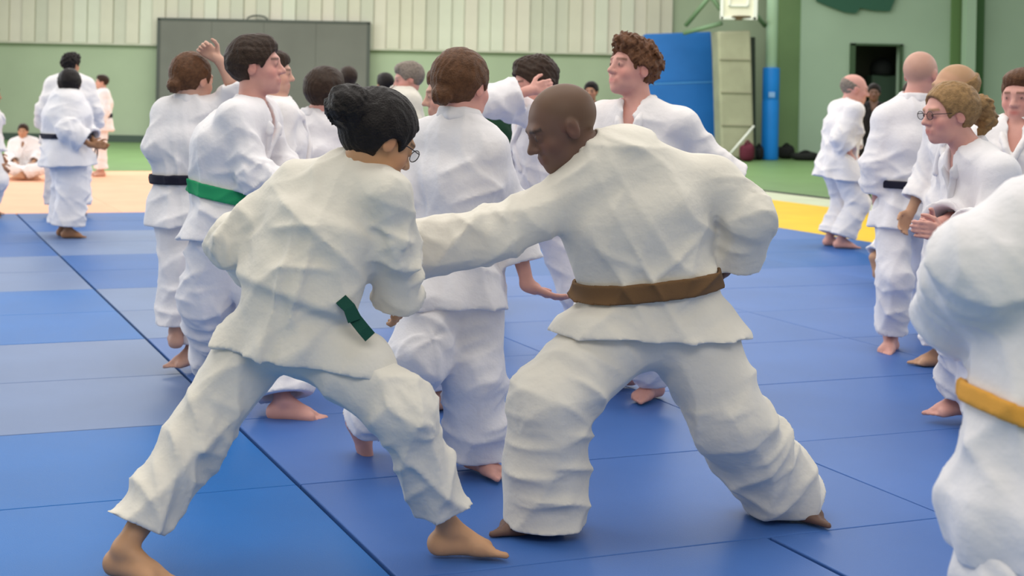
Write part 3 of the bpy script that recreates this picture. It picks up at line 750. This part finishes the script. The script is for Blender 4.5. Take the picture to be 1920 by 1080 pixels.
# crash mat on end
cz = 36.0; x0, x1 = X(1212, cz), X(1338, cz); ht = 3.36; lean = .09
cmo = link(bpy.data.objects.new('crash_mat', None), None, None, 'large blue crash mat stood on end against the back wall', 'mat'); cmo.location = ((x0 + x1) / 2 + .12, cz, -.04); cmo.rotation_euler = (-lean, -.055, 0)
cb = mat('crash_blue', (.012, .13, .42), rough=.45, var=.12, vscale=1.2)
for k, (a, b) in enumerate(((0, 1.98), (2.0, ht))):
    bm = bmesh.new(); box(bm, (0, 0, (a + b) / 2), (x1 - x0, .34, b - a), bev=.04); bm_obj('mat_section', bm, cb, cmo)
bm = bmesh.new(); box(bm, (0, -.16, 1.99), (x1 - x0 - .04, .04, .035)); bm_obj('fold_seam', bm, mat('seam_blue', (.06, .25, .55), rough=.5), cmo)
bm = bmesh.new(); box(bm, ((x1 - x0) / 2 + .012, -.02, ht / 2), (.06, .26, ht - .1), bev=.01); bm_obj('side_panel', bm, mat('mat_grey', (.45, .5, .5), rough=.6), cmo)
# folding basketball goal with its padded stand
bz = 34.6; S_ = FOC / bz
goal = link(bpy.data.objects.new('basketball_goal', None), None, None, 'basketball stand with beige padded column and cream backboard folded above it', 'basketball hoop'); gx = X(1376, bz); goal.location = (gx, bz, -.04)
bg = mat('pad_beige', (.36, .37, .25), rough=.7, var=.18, vscale=1.5); crm = mat('board_cream', (.72, .72, .56), rough=.5); wh = mat('goal_frame', (.74, .78, .70), rough=.5)
bm = bmesh.new(); box(bm, (.02, .2, 1.70), (.86, .7, 3.3), bev=.06, tilt=(0, -.05)); bm_obj('padded_column', bm, bg, goal)
for zc in (.9, 1.75, 2.6):
    bm = bmesh.new(); box(bm, (.02 - .05 * (zc - 1.7), -.16, zc), (.80, .04, .03)); bm_obj('pad_seam', bm, mat('pad_seam', (.25, .25, .17), rough=.8), goal)
bm = bmesh.new(); box(bm, (-.02, -.3, 4.15), (.82, .05, 1.05), bev=.01); bm_obj('backboard', bm, crm, goal)
bm = bmesh.new()
for (cx_, cz_, sx, sz) in ((-.02, 3.66, .9, .07), (-.02, 4.70, .9, .07), (-.45, 4.18, .07, 1.1), (.41, 4.18, .10, 1.1), (-.02, 3.98, .5, .04), (-.26, 4.15, .04, .36), (.22, 4.15, .04, .36), (-.02, 4.33, .5, .04)): box(bm, (cx_, -.34, cz_), (sx, .06, sz))
bm_obj('backboard_frame', bm, wh, goal)
bm = bmesh.new(); tube(bm, [(-.02 + .225 * math.cos(a), -.62 + .225 * math.sin(a), 3.68) for a in np.linspace(0, 2 * math.pi, 25)[:-1]], .02, 8, True); box(bm, (-.02, -.37, 3.66), (.16, .1, .1)); bm_obj('hoop', bm, mat('hoop_dark', (.10, .07, .03), rough=.5), goal, smooth=False)
bm = bmesh.new()
for q_, (a_, b_) in enumerate((((-1.2, .6, 5.2), (-.45, -.2, 3.9)), ((-1.15, .6, 3.5), (-.5, -.2, 4.5)), ((-1.2, .6, 3.3), (-.35, 0, 3.55)), ((.45, -.2, 3.8), (1.0, .8, 3.55)))):
    bm = bmesh.new(); tube(bm, [a_, b_], .06, 10); bm_obj('support_arm', bm, cm('arm', 'arm_green', (.16, .26, .15), rough=.5), goal, smooth=True)
bm = bmesh.new(); tube(bm, [(.42, .1, 3.2), (.50, .1, .08)], .13, 12); box(bm, (.48, .3, .08), (.3, .5, .12), bev=.03); bm_obj('stand_post', bm, mat('stand_black', (.02, .03, .02), rough=.5), goal, smooth=False)
bm = bmesh.new(); tube(bm, [(.45, -.3, .9), (-.25, -.5, .12)], .03, 8); bm_obj('brace', bm, wh, goal, smooth=True)
# bags along the foot of the wall
def bag(name, px, py, w, d, h, col, label, strap=True):
    p = FL(px, py); rt = link(bpy.data.objects.new(name, None), None, None, label, 'bag', 'bags left by the wall'); rt.location = (p[0], p[1], -.04)
    mt_ = mat('bag_cloth', col, rough=.8, bump=.5, bscale=15)
    bm = bmesh.new(); bmesh.ops.create_uvsphere(bm, u_segments=24, v_segments=14, radius=.5)
    for v in bm.verts:
        c = v.co; v.co = Vector((math.copysign(abs(2 * c.x) ** .7, c.x) * w / 2, math.copysign(abs(2 * c.y) ** .7, c.y) * d / 2, (math.copysign(abs(2 * c.z) ** .65, c.z) + 1) * h / 2 * (1 + .08 * math.sin(9 * c.x + 3 * c.y))))
    bm_obj('bag_body', bm, mt_, rt, smooth=True)
    bm = bmesh.new(); tube(bm, [(-w * .22 + w * .44 * t, -d * .15, h * .9 + h * .25 * math.sin(t * math.pi)) for t in np.linspace(0, 1, 9)], .025, 8); bm_obj('bag_strap', bm, mt_, rt, smooth=True)
bag('sports_bag', 1400, 300, .36, .4, .46, (.09, .012, .025), 'small maroon bag at the foot of the basketball stand')
bag('sports_bag', 1421, 297, .26, .4, .36, (.008, .01, .012), 'small black bag between the maroon bag and the blue padded post')
bag('sports_bag', 1473, 295, .45, .45, .36, (.012, .014, .012), 'rounded black bag right beside the blue padded post')
bag('sports_bag', 1509, 298, .72, .40, .22, (.012, .014, .012), 'long low black bag lying against the pale green wall')
# ---- mats: rows of 1 m along the long seams, two rows share a colour
TH = math.atan((-220 - CX) / FOC); uu = np.array([math.sin(TH), math.cos(TH)]); vv_ = np.array([math.cos(TH), -math.sin(TH)])
MB = {'vivid': (.0, .125, .43), 'mid': (.055, .145, .42), 'pale': (.135, .205, .38), 'blue': (.022, .115, .37), 'peach': (.86, .45, .28), 'yellow': (.78, .50, .02), 'border': (.55, .60, .42)}  # mid tone: glare on the right-hand mats is mixed into their blue
mmat = {k: mat('mat_' + k, c, rough=.42 if k not in ('peach', 'yellow', 'border') else .6, bump=.25, bscale=220, var=.10, vscale=1.6, spec=.22) for k, c in MB.items()}
meshes = {}
def mat_piece(u0, u1, v0, v1, colr, gap=.004, gl=0.0):
    key = (round(u1 - u0, 3), round(v1 - v0, 3), colr, gl)
    if key not in meshes:
        b2 = bmesh.new(); box(b2, (gl / 2, 0, -.02), (v1 - v0 - gap - gl, u1 - u0 - gap, .04), bev=.004); me = bpy.data.meshes.new('judo_mat'); b2.to_mesh(me); b2.free(); me.materials.append(mmat[colr]); meshes[key] = me
    c = uu * (u0 + u1) / 2 + vv_ * (v0 + v1) / 2
    o = bpy.data.objects.new('judo_mat', meshes[key]); link(o, floor); o.location = (c[0], c[1], -rng.random() * .0015); o.rotation_euler = (0, 0, -TH)
US = 1.015; UO = 5.75
leftc = ['blue', 'vivid', 'pale', 'vivid', 'pale', 'blue', 'pale', 'blue']   # pairs of rows: -1 at u 1.69
rightc = ['mid', 'mid', 'mid', 'pale', 'blue', 'pale', 'blue', 'pale']
for r in range(-5, 10):
    u0 = UO + US * r; pr = (r + 4) // 2
    pr = min(max(pr, 0), 7)
    cL = ['vivid', 'vivid', 'pale', 'vivid', 'pale', 'blue', 'blue', 'blue'][pr]; cRt = ['mid', 'mid', 'mid', 'pale', 'blue', 'pale', 'blue', 'blue'][pr]
    if r < -4 + 2: edges = [-.6, 1.47, 2.80, 4.9, 7.0, 9.1]
    else: edges = [-2.73, -.63, 1.47, 3.57, 5.67, 7.77, 9.87]
    for a, b in zip(edges[:-1], edges[1:]):
        c = cL if b < 1.6 else (cRt if b < 3.7 else ['mid', 'mid', 'mid', 'mid', 'blue', 'mid', 'blue', 'blue'][pr])
        mat_piece(u0, u0 + US, a, b, c, gl=.014 if abs(a - 1.47) < .01 or abs(a - 2.8) < .01 else 0.0)
UE = UO + US * 10
for k in range(4):
    for j in range(8): mat_piece(UE + .01 + k * 2.03, UE + .01 + (k + 1) * 2.03, -4.9 + j * 2.1 - .8, -2.8 + j * 2.1 - .8, 'peach')
for k in range(0, 13): mat_piece(UO + US * 2 * k - 4, UO + US * 2 * (k + 1) - 4, 9.885, 12.6, 'yellow'); mat_piece(UO + US * 2 * k - 4, UO + US * 2 * (k + 1) - 4, 12.61, 13.65, 'border')
bm = bmesh.new(); tube(bm, [np.append(uu * (4 + t * 22) + vv_ * (13.78 + .05 * math.sin(t * 23)), -.02) for t in np.linspace(0, 1, 60)], .03, 6)
bm_obj('floor_cable', bm, mat('cable_black', (.01, .015, .01), rough=.6), smooth=True, label='thin black cable lying along the pale edge of the green floor', cat='cable')
# ------------------------------------------------------------------ who stands where (the two in front first)
person(label='person with dark bun and glasses, green belt, lunging in front with back turned', px=560, Z=4.15, H=1.68, yaw=62, hyaw=27, hpitch=-26, seed=3, vox=.006, cvox=.008, skin='bronze', hair='bun', hc='black', bun=(-.122, 0, .038), bs=1.25, hth=1.9, glasses=1, belt=DKGREEN, gi=CREAM, wt=1.16, ws=1.02, wl=1.0, hs=1.18, hem=.13, hemn=(-.14, 0, -1), beltn=(.17, 0, 1), beltw=.024, fold=1.15, blouse=.035, zr=.30, blw=1.12, flare=.90, wsk=.80, tails=(((622, 552, -.06), (640, 562, -.155), (655, 577, -.165), (664, 602, -.17)), ((655, 577, -.15), (666, 598, -.16), (682, 618, -.17), (694, 632, -.17))), knot=0,
  j=dict(pelvis=(545, 612), waist=(553, 552), neck=(682, 320, .06), chest=(605, 420, .03), head=(712, 262, .05), shL=(560, 348, .10), shR=(725, 366, -.06), elL=(432, 455, .12), wrL=(505, 525, .26), elR=(738, 462, -.03), wrR=(745, 548, .06),
    hipL=(480, 640, .06), hipR=(612, 655, -.03), knL=(375, 812, -.02), anL=(232, 1030, -.19), toeL=(300, 1095, -.26), knR=(757, 772, -.12), anR=(842, 992, .05), toeR=(985, 1012, .05)), cuffR=1.2, thmL=.80, thmR=.80, legr=(.120, .098, .090))
person(label='heavily built person with shaved head and brown belt, back turned, one arm stretched out', px=1225, Z=4.55, H=1.78, yaw=100, hyaw=190, hpitch=-24, seed=8, vox=.006, cvox=.008, skin='dark', stubble=(.12, .065, .035), hc='black', belt=BROWNB, gi=CREAM, wt=1.40, blouse=.02, ws=1.18, wl=1.22, hs=1.20, hem=.09, hemn=(0, 0, -1), beltn=(-.13, 0, 1), beltw=.033, shoulder_r=.076, cuff_r=.092, fold=1.1, knot=0, flare=.84, wsk=.92,
  j=dict(pelvis=(1225, 590), waist=(1218, 532), neck=(1122, 290, -.02), chest=(1192, 405), head=(1051, 238, -.02), shL=(1075, 370, -.02), shR=(1335, 345, .02), elL=(925, 440, -.08), wrL=(745, 475, -.03), elR=(1402, 405, -.02), wrR=(1366, 494, .10), hdR=(1338, 530, .10),
    hipL=(1155, 625, 0), hipR=(1290, 622, 0), knL=(1030, 755, -.14), anL=(1022, 952, -.09), toeL=(900, 975, -.12), knR=(1372, 790, -.05), anR=(1462, 920, .14), toeR=(1535, 945, .05)), thm=1.12, pk=.2, cuffL=.80, cuffR=.85, legr=(.124, .104, .116))
person(label='cut-off person in white with an orange belt, closest to the camera', px=1960, Z=2.6, H=1.7, yaw=120, seed=12, vox=.008, cvox=.009, skin='pale', hair='short', hc='brown', belt=ORANGEB, gi=LAV, wt=1.12, ws=1.35, wl=1.12, hem=.14, beltw=.02, beltn=(.34, 0, 1), blouse=.03, knot=0,
  j=dict(pelvis=(1985, 900), waist=(1968, 792), neck=(2070, 330, 0), shL=(1955, 430, -.05), shR=(2120, 430, .1), elL=(1850, 500, -.05), wrL=(1812, 575, .12), elR=(2150, 560, .15), wrR=(2100, 640, .22), hipL=(1940, 890, -.03), hipR=(1990, 880, .1), knL=(1905, 1080, -.05), anL=(1930, 1440, 0), knR=(2010, 1150, .2), anR=(2020, 1430, .3)), cuffL=1.35, cuff_r=.075)
person(label='tall dark-haired person with a bright green belt, looking up to the side', px=430, Z=6.3, H=1.82, yaw=20, hyaw=-6, hpitch=6, seed=5, vox=.006, cvox=.009, skin='pink', hair='short', hc='dark', hth=1.3, belt=GREENB, gi=LAV, wt=1.22, ws=1.05, wl=1.1, hs=1.15, hem=.10, beltw=.033, fold=1.2, blouse=.03,
  j=dict(pelvis=(424, 415), waist=(426, 360), neck=(472, 203), chest=(430, 275), head=(482, 124), shR=(440, 222, -.17), shL=(492, 215, .16), elR=(478, 330, -.22), wrR=(570, 372, -.22), elL=(520, 310, .2), wrL=(570, 350, .1), hipR=(415, 425, -.1), hipL=(435, 420, .1), knR=(385, 560, -.05), anR=(415, 690, .30), toeR=(480, 700, .3), knL=(505, 590, -.1), anL=(530, 752, -.32), toeL=(612, 768, -.34)), thm=.95, legr=(.118, .105, .125))
person(label='person with brown tied hair and black belt, one bare forearm raised beside the head', px=345, Z=6.95, H=1.66, yaw=75, hyaw=50, hpitch=-5, seed=6, vox=.007, skin='pale', hair='tie', hc='brown', belt=BLACKB, gi=LAV, wt=1.12, ws=1.0, wl=1.05, hs=1.16, hem=.16, beltw=.026,
  j=dict(pelvis=(352, 375), waist=(350, 335), neck=(352, 192), head=(362, 150), shL=(312, 212), shR=(395, 212), elL=(296, 275, -.05), wrL=(340, 320, .15), elR=(445, 170, -.02), wrR=(410, 112, -.05), hdR=(378, 85, -.05), knL=(338, 500, -.08), anL=(330, 622, -.1), toeL=(330, 645, .1), knR=(365, 510), anR=(362, 655), toeR=(330, 680, -.1)), palmR=(0, -1, 0), curlR=1.15, cuffR=.25)
person(label='brown-haired person with back turned, open hand held low, between the two in front', px=860, Z=5.15, H=1.68, yaw=66, hyaw=48, hpitch=-2, seed=9, vox=.006, cvox=.009, skin='pink', hair='tie', hc='brown', hth=1.3, gi=LAV, wt=1.06, ws=1.05, wl=1.08, hs=1.16, hem=.14, fold=1.2,
  j=dict(pelvis=(850, 520), waist=(852, 465), neck=(862, 222), head=(868, 162), shL=(795, 262, .08), shR=(914, 280, -.08), elL=(752, 355, .05), wrL=(790, 430, .25), elR=(950, 385, .05), wrR=(990, 535, .0), hdR=(1055, 565, 0), hipL=(825, 530), hipR=(880, 530), knL=(788, 668, -.15), anL=(688, 792, .25), toeL=(712, 850, .28), knR=(888, 700, -.05), anR=(893, 842, .02), toeR=(935, 870, -.1)), footfreeL=1, palmR=(0, .2, 1), curlR=.25, thmL=.88, thmR=1.05, legr=(.125, .112, .125))
person(label='curly-haired person facing the camera side, chin raised, small dark badge on the chest', px=1210, Z=6.4, H=1.80, yaw=222, hyaw=204, hpitch=10, seed=11, vox=.006, cvox=.009, skin='pink', hair='curly', hth=.8, hc='auburn', gi=WHITE, wt=1.12, ws=1.1, hs=1.16, badge=(-1, .035),
  j=dict(pelvis=(1215, 425), neck=(1198, 200), head=(1186, 128), shR=(1138, 222, .12), shL=(1275, 235, -.12), elR=(1110, 310, .05), wrR=(1140, 380, -.1), elL=(1335, 308, -.1), wrL=(1400, 352, -.1), anL=(1225, 712, .1), toeL=(1200, 745, 0), anR=(1170, 690, .35), toeR=(1130, 690, .35)), cuffL=.70)
person(label='dark-haired person with a forearm raised across the face, behind the shaved head', px=985, Z=7.3, H=1.68, yaw=205, hyaw=195, hpitch=-12, seed=13, vox=.007, skin='pink', hair='messy', hc='dark', hth=1.2, gi=LAV, ws=1.15, hs=1.12,
  j=dict(pelvis=(1010, 380), neck=(1005, 208), head=(1000, 155), shL=(1022, 224, -.1), shR=(990, 238, .15), elL=(928, 190, -.30), wrL=(992, 170, -.30), hdL=(1035, 160, -.28), elR=(1020, 310, .1), wrR=(1040, 400, 0), anL=(1105, 650, 0), anR=(1150, 640, .3), knL=(1080, 540, -.1), knR=(1120, 530, .1)), palmL=(0, 1, 0), cuffL=.75)
person(label='person in a dark green top, head hidden, between the brown-haired and shaved heads', px=890, Z=9.0, H=1.62, yaw=80, seed=14, vox=.010, cvox=.012, skin='tan', hair='short', hc='dark', gi=(.012, .045, .022), wt=1.25, j=dict(neck=(900, 195), head=(885, 160), shR=(950, 222), shL=(880, 222), elR=(965, 280), wrR=(950, 340), pelvis=(905, 330)))
person(label='short dark-haired person seen from behind in front of the grey screen', px=585, Z=7.8, H=1.7, yaw=66, hyaw=50, seed=15, vox=.007, skin='pink', hair='short', hc='dark', hth=1.4, gi=LAV, wt=1.15, hs=1.2, j=dict(neck=(590, 218), head=(612, 175), pelvis=(582, 395)))
person(label='person in profile just beyond the green belted one, only nose and white chest showing', px=525, Z=7.2, H=1.76, yaw=10, hyaw=0, seed=16, vox=.007, skin='pale', hair='short', hc='dark', gi=WHITE, wt=1.1, j=dict(neck=(522, 195), head=(513, 138), pelvis=(525, 390)))
person(label='small far dark-haired person before the edge of the grey screen', px=650, Z=13.0, H=1.72, yaw=110, seed=17, vox=.010, cvox=.013, skin='pale', hair='short', hc='dark', gi=WHITE, wt=1.1)
person(label='flushed grey-haired person in cream, far off, head above the bun of the front fighter', px=745, Z=9.5, H=1.68, yaw=200, hyaw=190, hpitch=-10, seed=18, vox=.009, cvox=.012, skin='pink', hair='short', hc='grey', gi=CREAM, wt=1.3, j=dict(head=(765, 148), neck=(755, 175), anL=(800, 540, 0), anR=(830, 540, 0)))
person(label='far black-haired person mostly hidden, beside the flushed grey-haired one', px=720, Z=14.0, H=1.68, yaw=120, seed=19, vox=.010, cvox=.013, skin='tan', hair='short', hc='black', gi=CREAM)
person(label='person whose pale cheek shows just beside the brown tied hair', px=842, Z=6.3, H=1.66, yaw=185, hyaw=184, hpitch=-6, seed=20, vox=.007, skin='pale', hair='short', hc='brown', gi=WHITE, hs=1.12, j=dict(neck=(846, 225), head=(840, 178), pelvis=(850, 420)))
person(label='stout black-haired person with black belt and clasped hands, nearest at the blue mat corner', px=125, Z=13.1, H=1.66, yaw=25, hyaw=100, seed=21, vox=.010, cvox=.012, skin='brown', hair='short', hc='black', hth=1.6, belt=BLACKB, beltw=.026, gi=LAV, wt=1.85, ws=1.5, wl=1.55, hs=1.25, hem=.24,
  j=dict(elR=(128, 245, -.3), wrR=(170, 272, -.25), hdR=(195, 272, -.25), elL=(150, 240, .1), wrL=(180, 268, .0), hdL=(198, 275, .0), head=(130, 160), neck=(125, 182)), curlR=.7, curlL=.7)
person(label='tallest far person with black hair, head above the stout black belted one', px=128, Z=15.2, H=1.86, yaw=100, hyaw=60, seed=22, vox=.011, cvox=.014, skin='tan', hair='curly', hc='black', gi=WHITE, wt=1.5, ws=1.2, wl=1.2, belt=BLACKB)
person(label='small distant person with dark belt standing on the green floor', px=190, Z=22.5, H=1.70, yaw=200, seed=23, vox=.012, cvox=.016, skin='pale', hair='short', hc='dark', gi=WHITE, wt=1.3, ws=1.2, belt=BLACKB, beltw=.035)
person(label='person in white sitting cross-legged on the floor by the far wall', px=45, Z=21.5, H=1.7, yaw=275, seed=24, vox=.012, cvox=.015, skin='tan', hair='short', hc='dark', gi=WHITE, wt=1.35, ws=1.1, hem=.04,
  j=dict(pelvis=(47, 316), waist=(46, 304), neck=(45, 262), head=(43, 246, -.05), elL=(72, 290, -.1), wrL=(60, 308, -.35), elR=(18, 290, -.1), wrR=(32, 308, -.35), hipL=(56, 318), hipR=(38, 318), knL=(82, 314, -.4), knR=(12, 314, -.4), anL=(40, 326, -.55), anR=(56, 326, -.45), toeL=(25, 328, -.55), toeR=(70, 328, -.45)))
person(label='person bending forward at the picture edge, only a hand and knee in view', px=-22, Z=15.0, H=1.7, yaw=10, seed=25, vox=.011, cvox=.014, skin='mid', hair='short', hc='dark', gi=WHITE, wt=1.1, j=dict(neck=(-20, 205), elR=(-25, 270, -.1), wrR=(-2, 308, -.2), hdR=(12, 322, -.2), elL=(-25, 265), wrL=(-5, 290), knR=(-2, 340, -.2)), curlR=.7)
person(label='balding person in white standing in profile on the yellow mat edge, hands joined', px=1568, Z=13.6, H=1.76, yaw=8, hyaw=-5, hpitch=-8, seed=26, vox=.009, cvox=.012, skin='pink', hair='fringe', hc='grey', gi=WHITE, wt=1.3, ws=1.25, wl=1.15, hem=.22, hs=1.3, hth=.5,
  j=dict(neck=(1588, 196), head=(1603, 168), pelvis=(1570, 300), elR=(1575, 262, -.2), wrR=(1600, 300, -.15), hdR=(1605, 322, -.15), elL=(1595, 262, .1), wrL=(1608, 300, 0), hdL=(1612, 318, 0)), cuff=.45, curlR=.6, curlL=.6)
person(label='bald person with black belt and back turned, arm hanging, behind the ponytail', px=1700, Z=7.95, H=1.80, yaw=68, hyaw=40, hpitch=-5, seed=27, vox=.008, cvox=.010, skin='pink', gi=LAV, wt=1.12, wl=.9, flare=.85, wsk=.85, stubble=(.50, .30, .22), ws=1.0, belt=BLACKB, beltw=.024, hs=1.16, hem=.16,
  j=dict(neck=(1712, 190), head=(1728, 140), pelvis=(1705, 385), shL=(1662, 222), shR=(1765, 225), elL=(1640, 310), wrL=(1645, 375, .05), hdL=(1645, 410, .08), elR=(1785, 310), wrR=(1790, 380), knL=(1678, 520, -.1), anL=(1670, 632, 0), toeL=(1652, 665, -.2), knR=(1725, 510, .2), anR=(1742, 600, .5), toeR=(1775, 615, .5)))
person(label='broad sandy-haired person whose head rises directly behind the glasses and ponytail', px=1805, Z=7.35, H=1.72, yaw=200, hyaw=196, seed=28, vox=.008, cvox=.011, skin='tan', hair='fringe', stubble=(.42, .25, .13), hc='blond', hth=2.2, gi=WHITE, hs=1.22, j=dict(head=(1788, 168), neck=(1805, 215)))
person(label='person with blond-brown ponytail and glasses leaning forward, hands gripping the belt', px=1850, Z=6.1, H=1.68, yaw=200, hyaw=188, hpitch=-4, seed=29, vox=.006, cvox=.009, skin='pink', hair='pony', hc='blond', hairtie=1, hth=1.4, glasses=1, gcol=(.16, .05, .05), gi=LAV, belt=YELB, wt=1.15, ws=1.2, hs=1.15, ccol=(.62, .61, .64), hem=.2,
  j=dict(pelvis=(1880, 475), neck=(1818, 282), chest=(1850, 360), head=(1778, 214), shL=(1872, 325, -.18), shR=(1800, 312, .18), elL=(1868, 425, -.22), wrL=(1772, 436, -.35), hdL=(1725, 430, -.38), elR=(1800, 410, .1), wrR=(1755, 420, -.15), hdR=(1720, 415, -.2), anL=(1850, 790, -.1), anR=(1800, 745, .05), toeR=(1752, 772, 0), knR=(1810, 620, -.1)), cuffL=.62, curlL=.8, curlR=.8)
person(label='rosy person facing the camera at the far edge, behind the ponytail', px=1915, Z=6.6, H=1.74, yaw=232, hyaw=225, hpitch=-6, seed=30, vox=.008, cvox=.010, skin='pink', hair='short', hc='brown', hth=.6, gi=WHITE, wt=1.1, hs=1.12, j=dict(head=(1915, 180), neck=(1912, 235)))
person(label='person hidden behind the bald black belt, only a raised bare heel showing', px=1715, Z=10.9, H=1.66, yaw=5, seed=31, vox=.009, cvox=.012, skin='tan', hair='short', hc='dark', gi=WHITE, j=dict(anL=(1640, 482, -.1), toeL=(1626, 520, -.1), knL=(1690, 440, 0)), footfreeL=1, fs=1.15)
person(label='spectator dressed in black by the dark doorway, beyond the balding profile', px=1636, Z=18.0, H=1.74, yaw=250, seed=32, vox=.011, cvox=.014, skin='dark', hair='short', hc='black', gi=(.008, .008, .009))
person(label='far person in black partly hidden by the curly head', px=1106, Z=16.0, H=1.66, yaw=250, seed=33, vox=.011, cvox=.014, skin='mid', hair='short', hc='black', gi=(.008, .012, .009))
with ThreadPoolExecutor(4) as ex: RES = list(ex.map(compute, PEOPLE))
print('people computed', round(time.time() - T0, 1)); tri = 0
for sp, R in zip(PEOPLE, RES):
    b = build(sp, R)
    n_ = sum(len(v[1]) for v in R.values() if isinstance(v, tuple)) * 2; tri += n_
print('people built', round(time.time() - T0, 1), 'tris', tri)
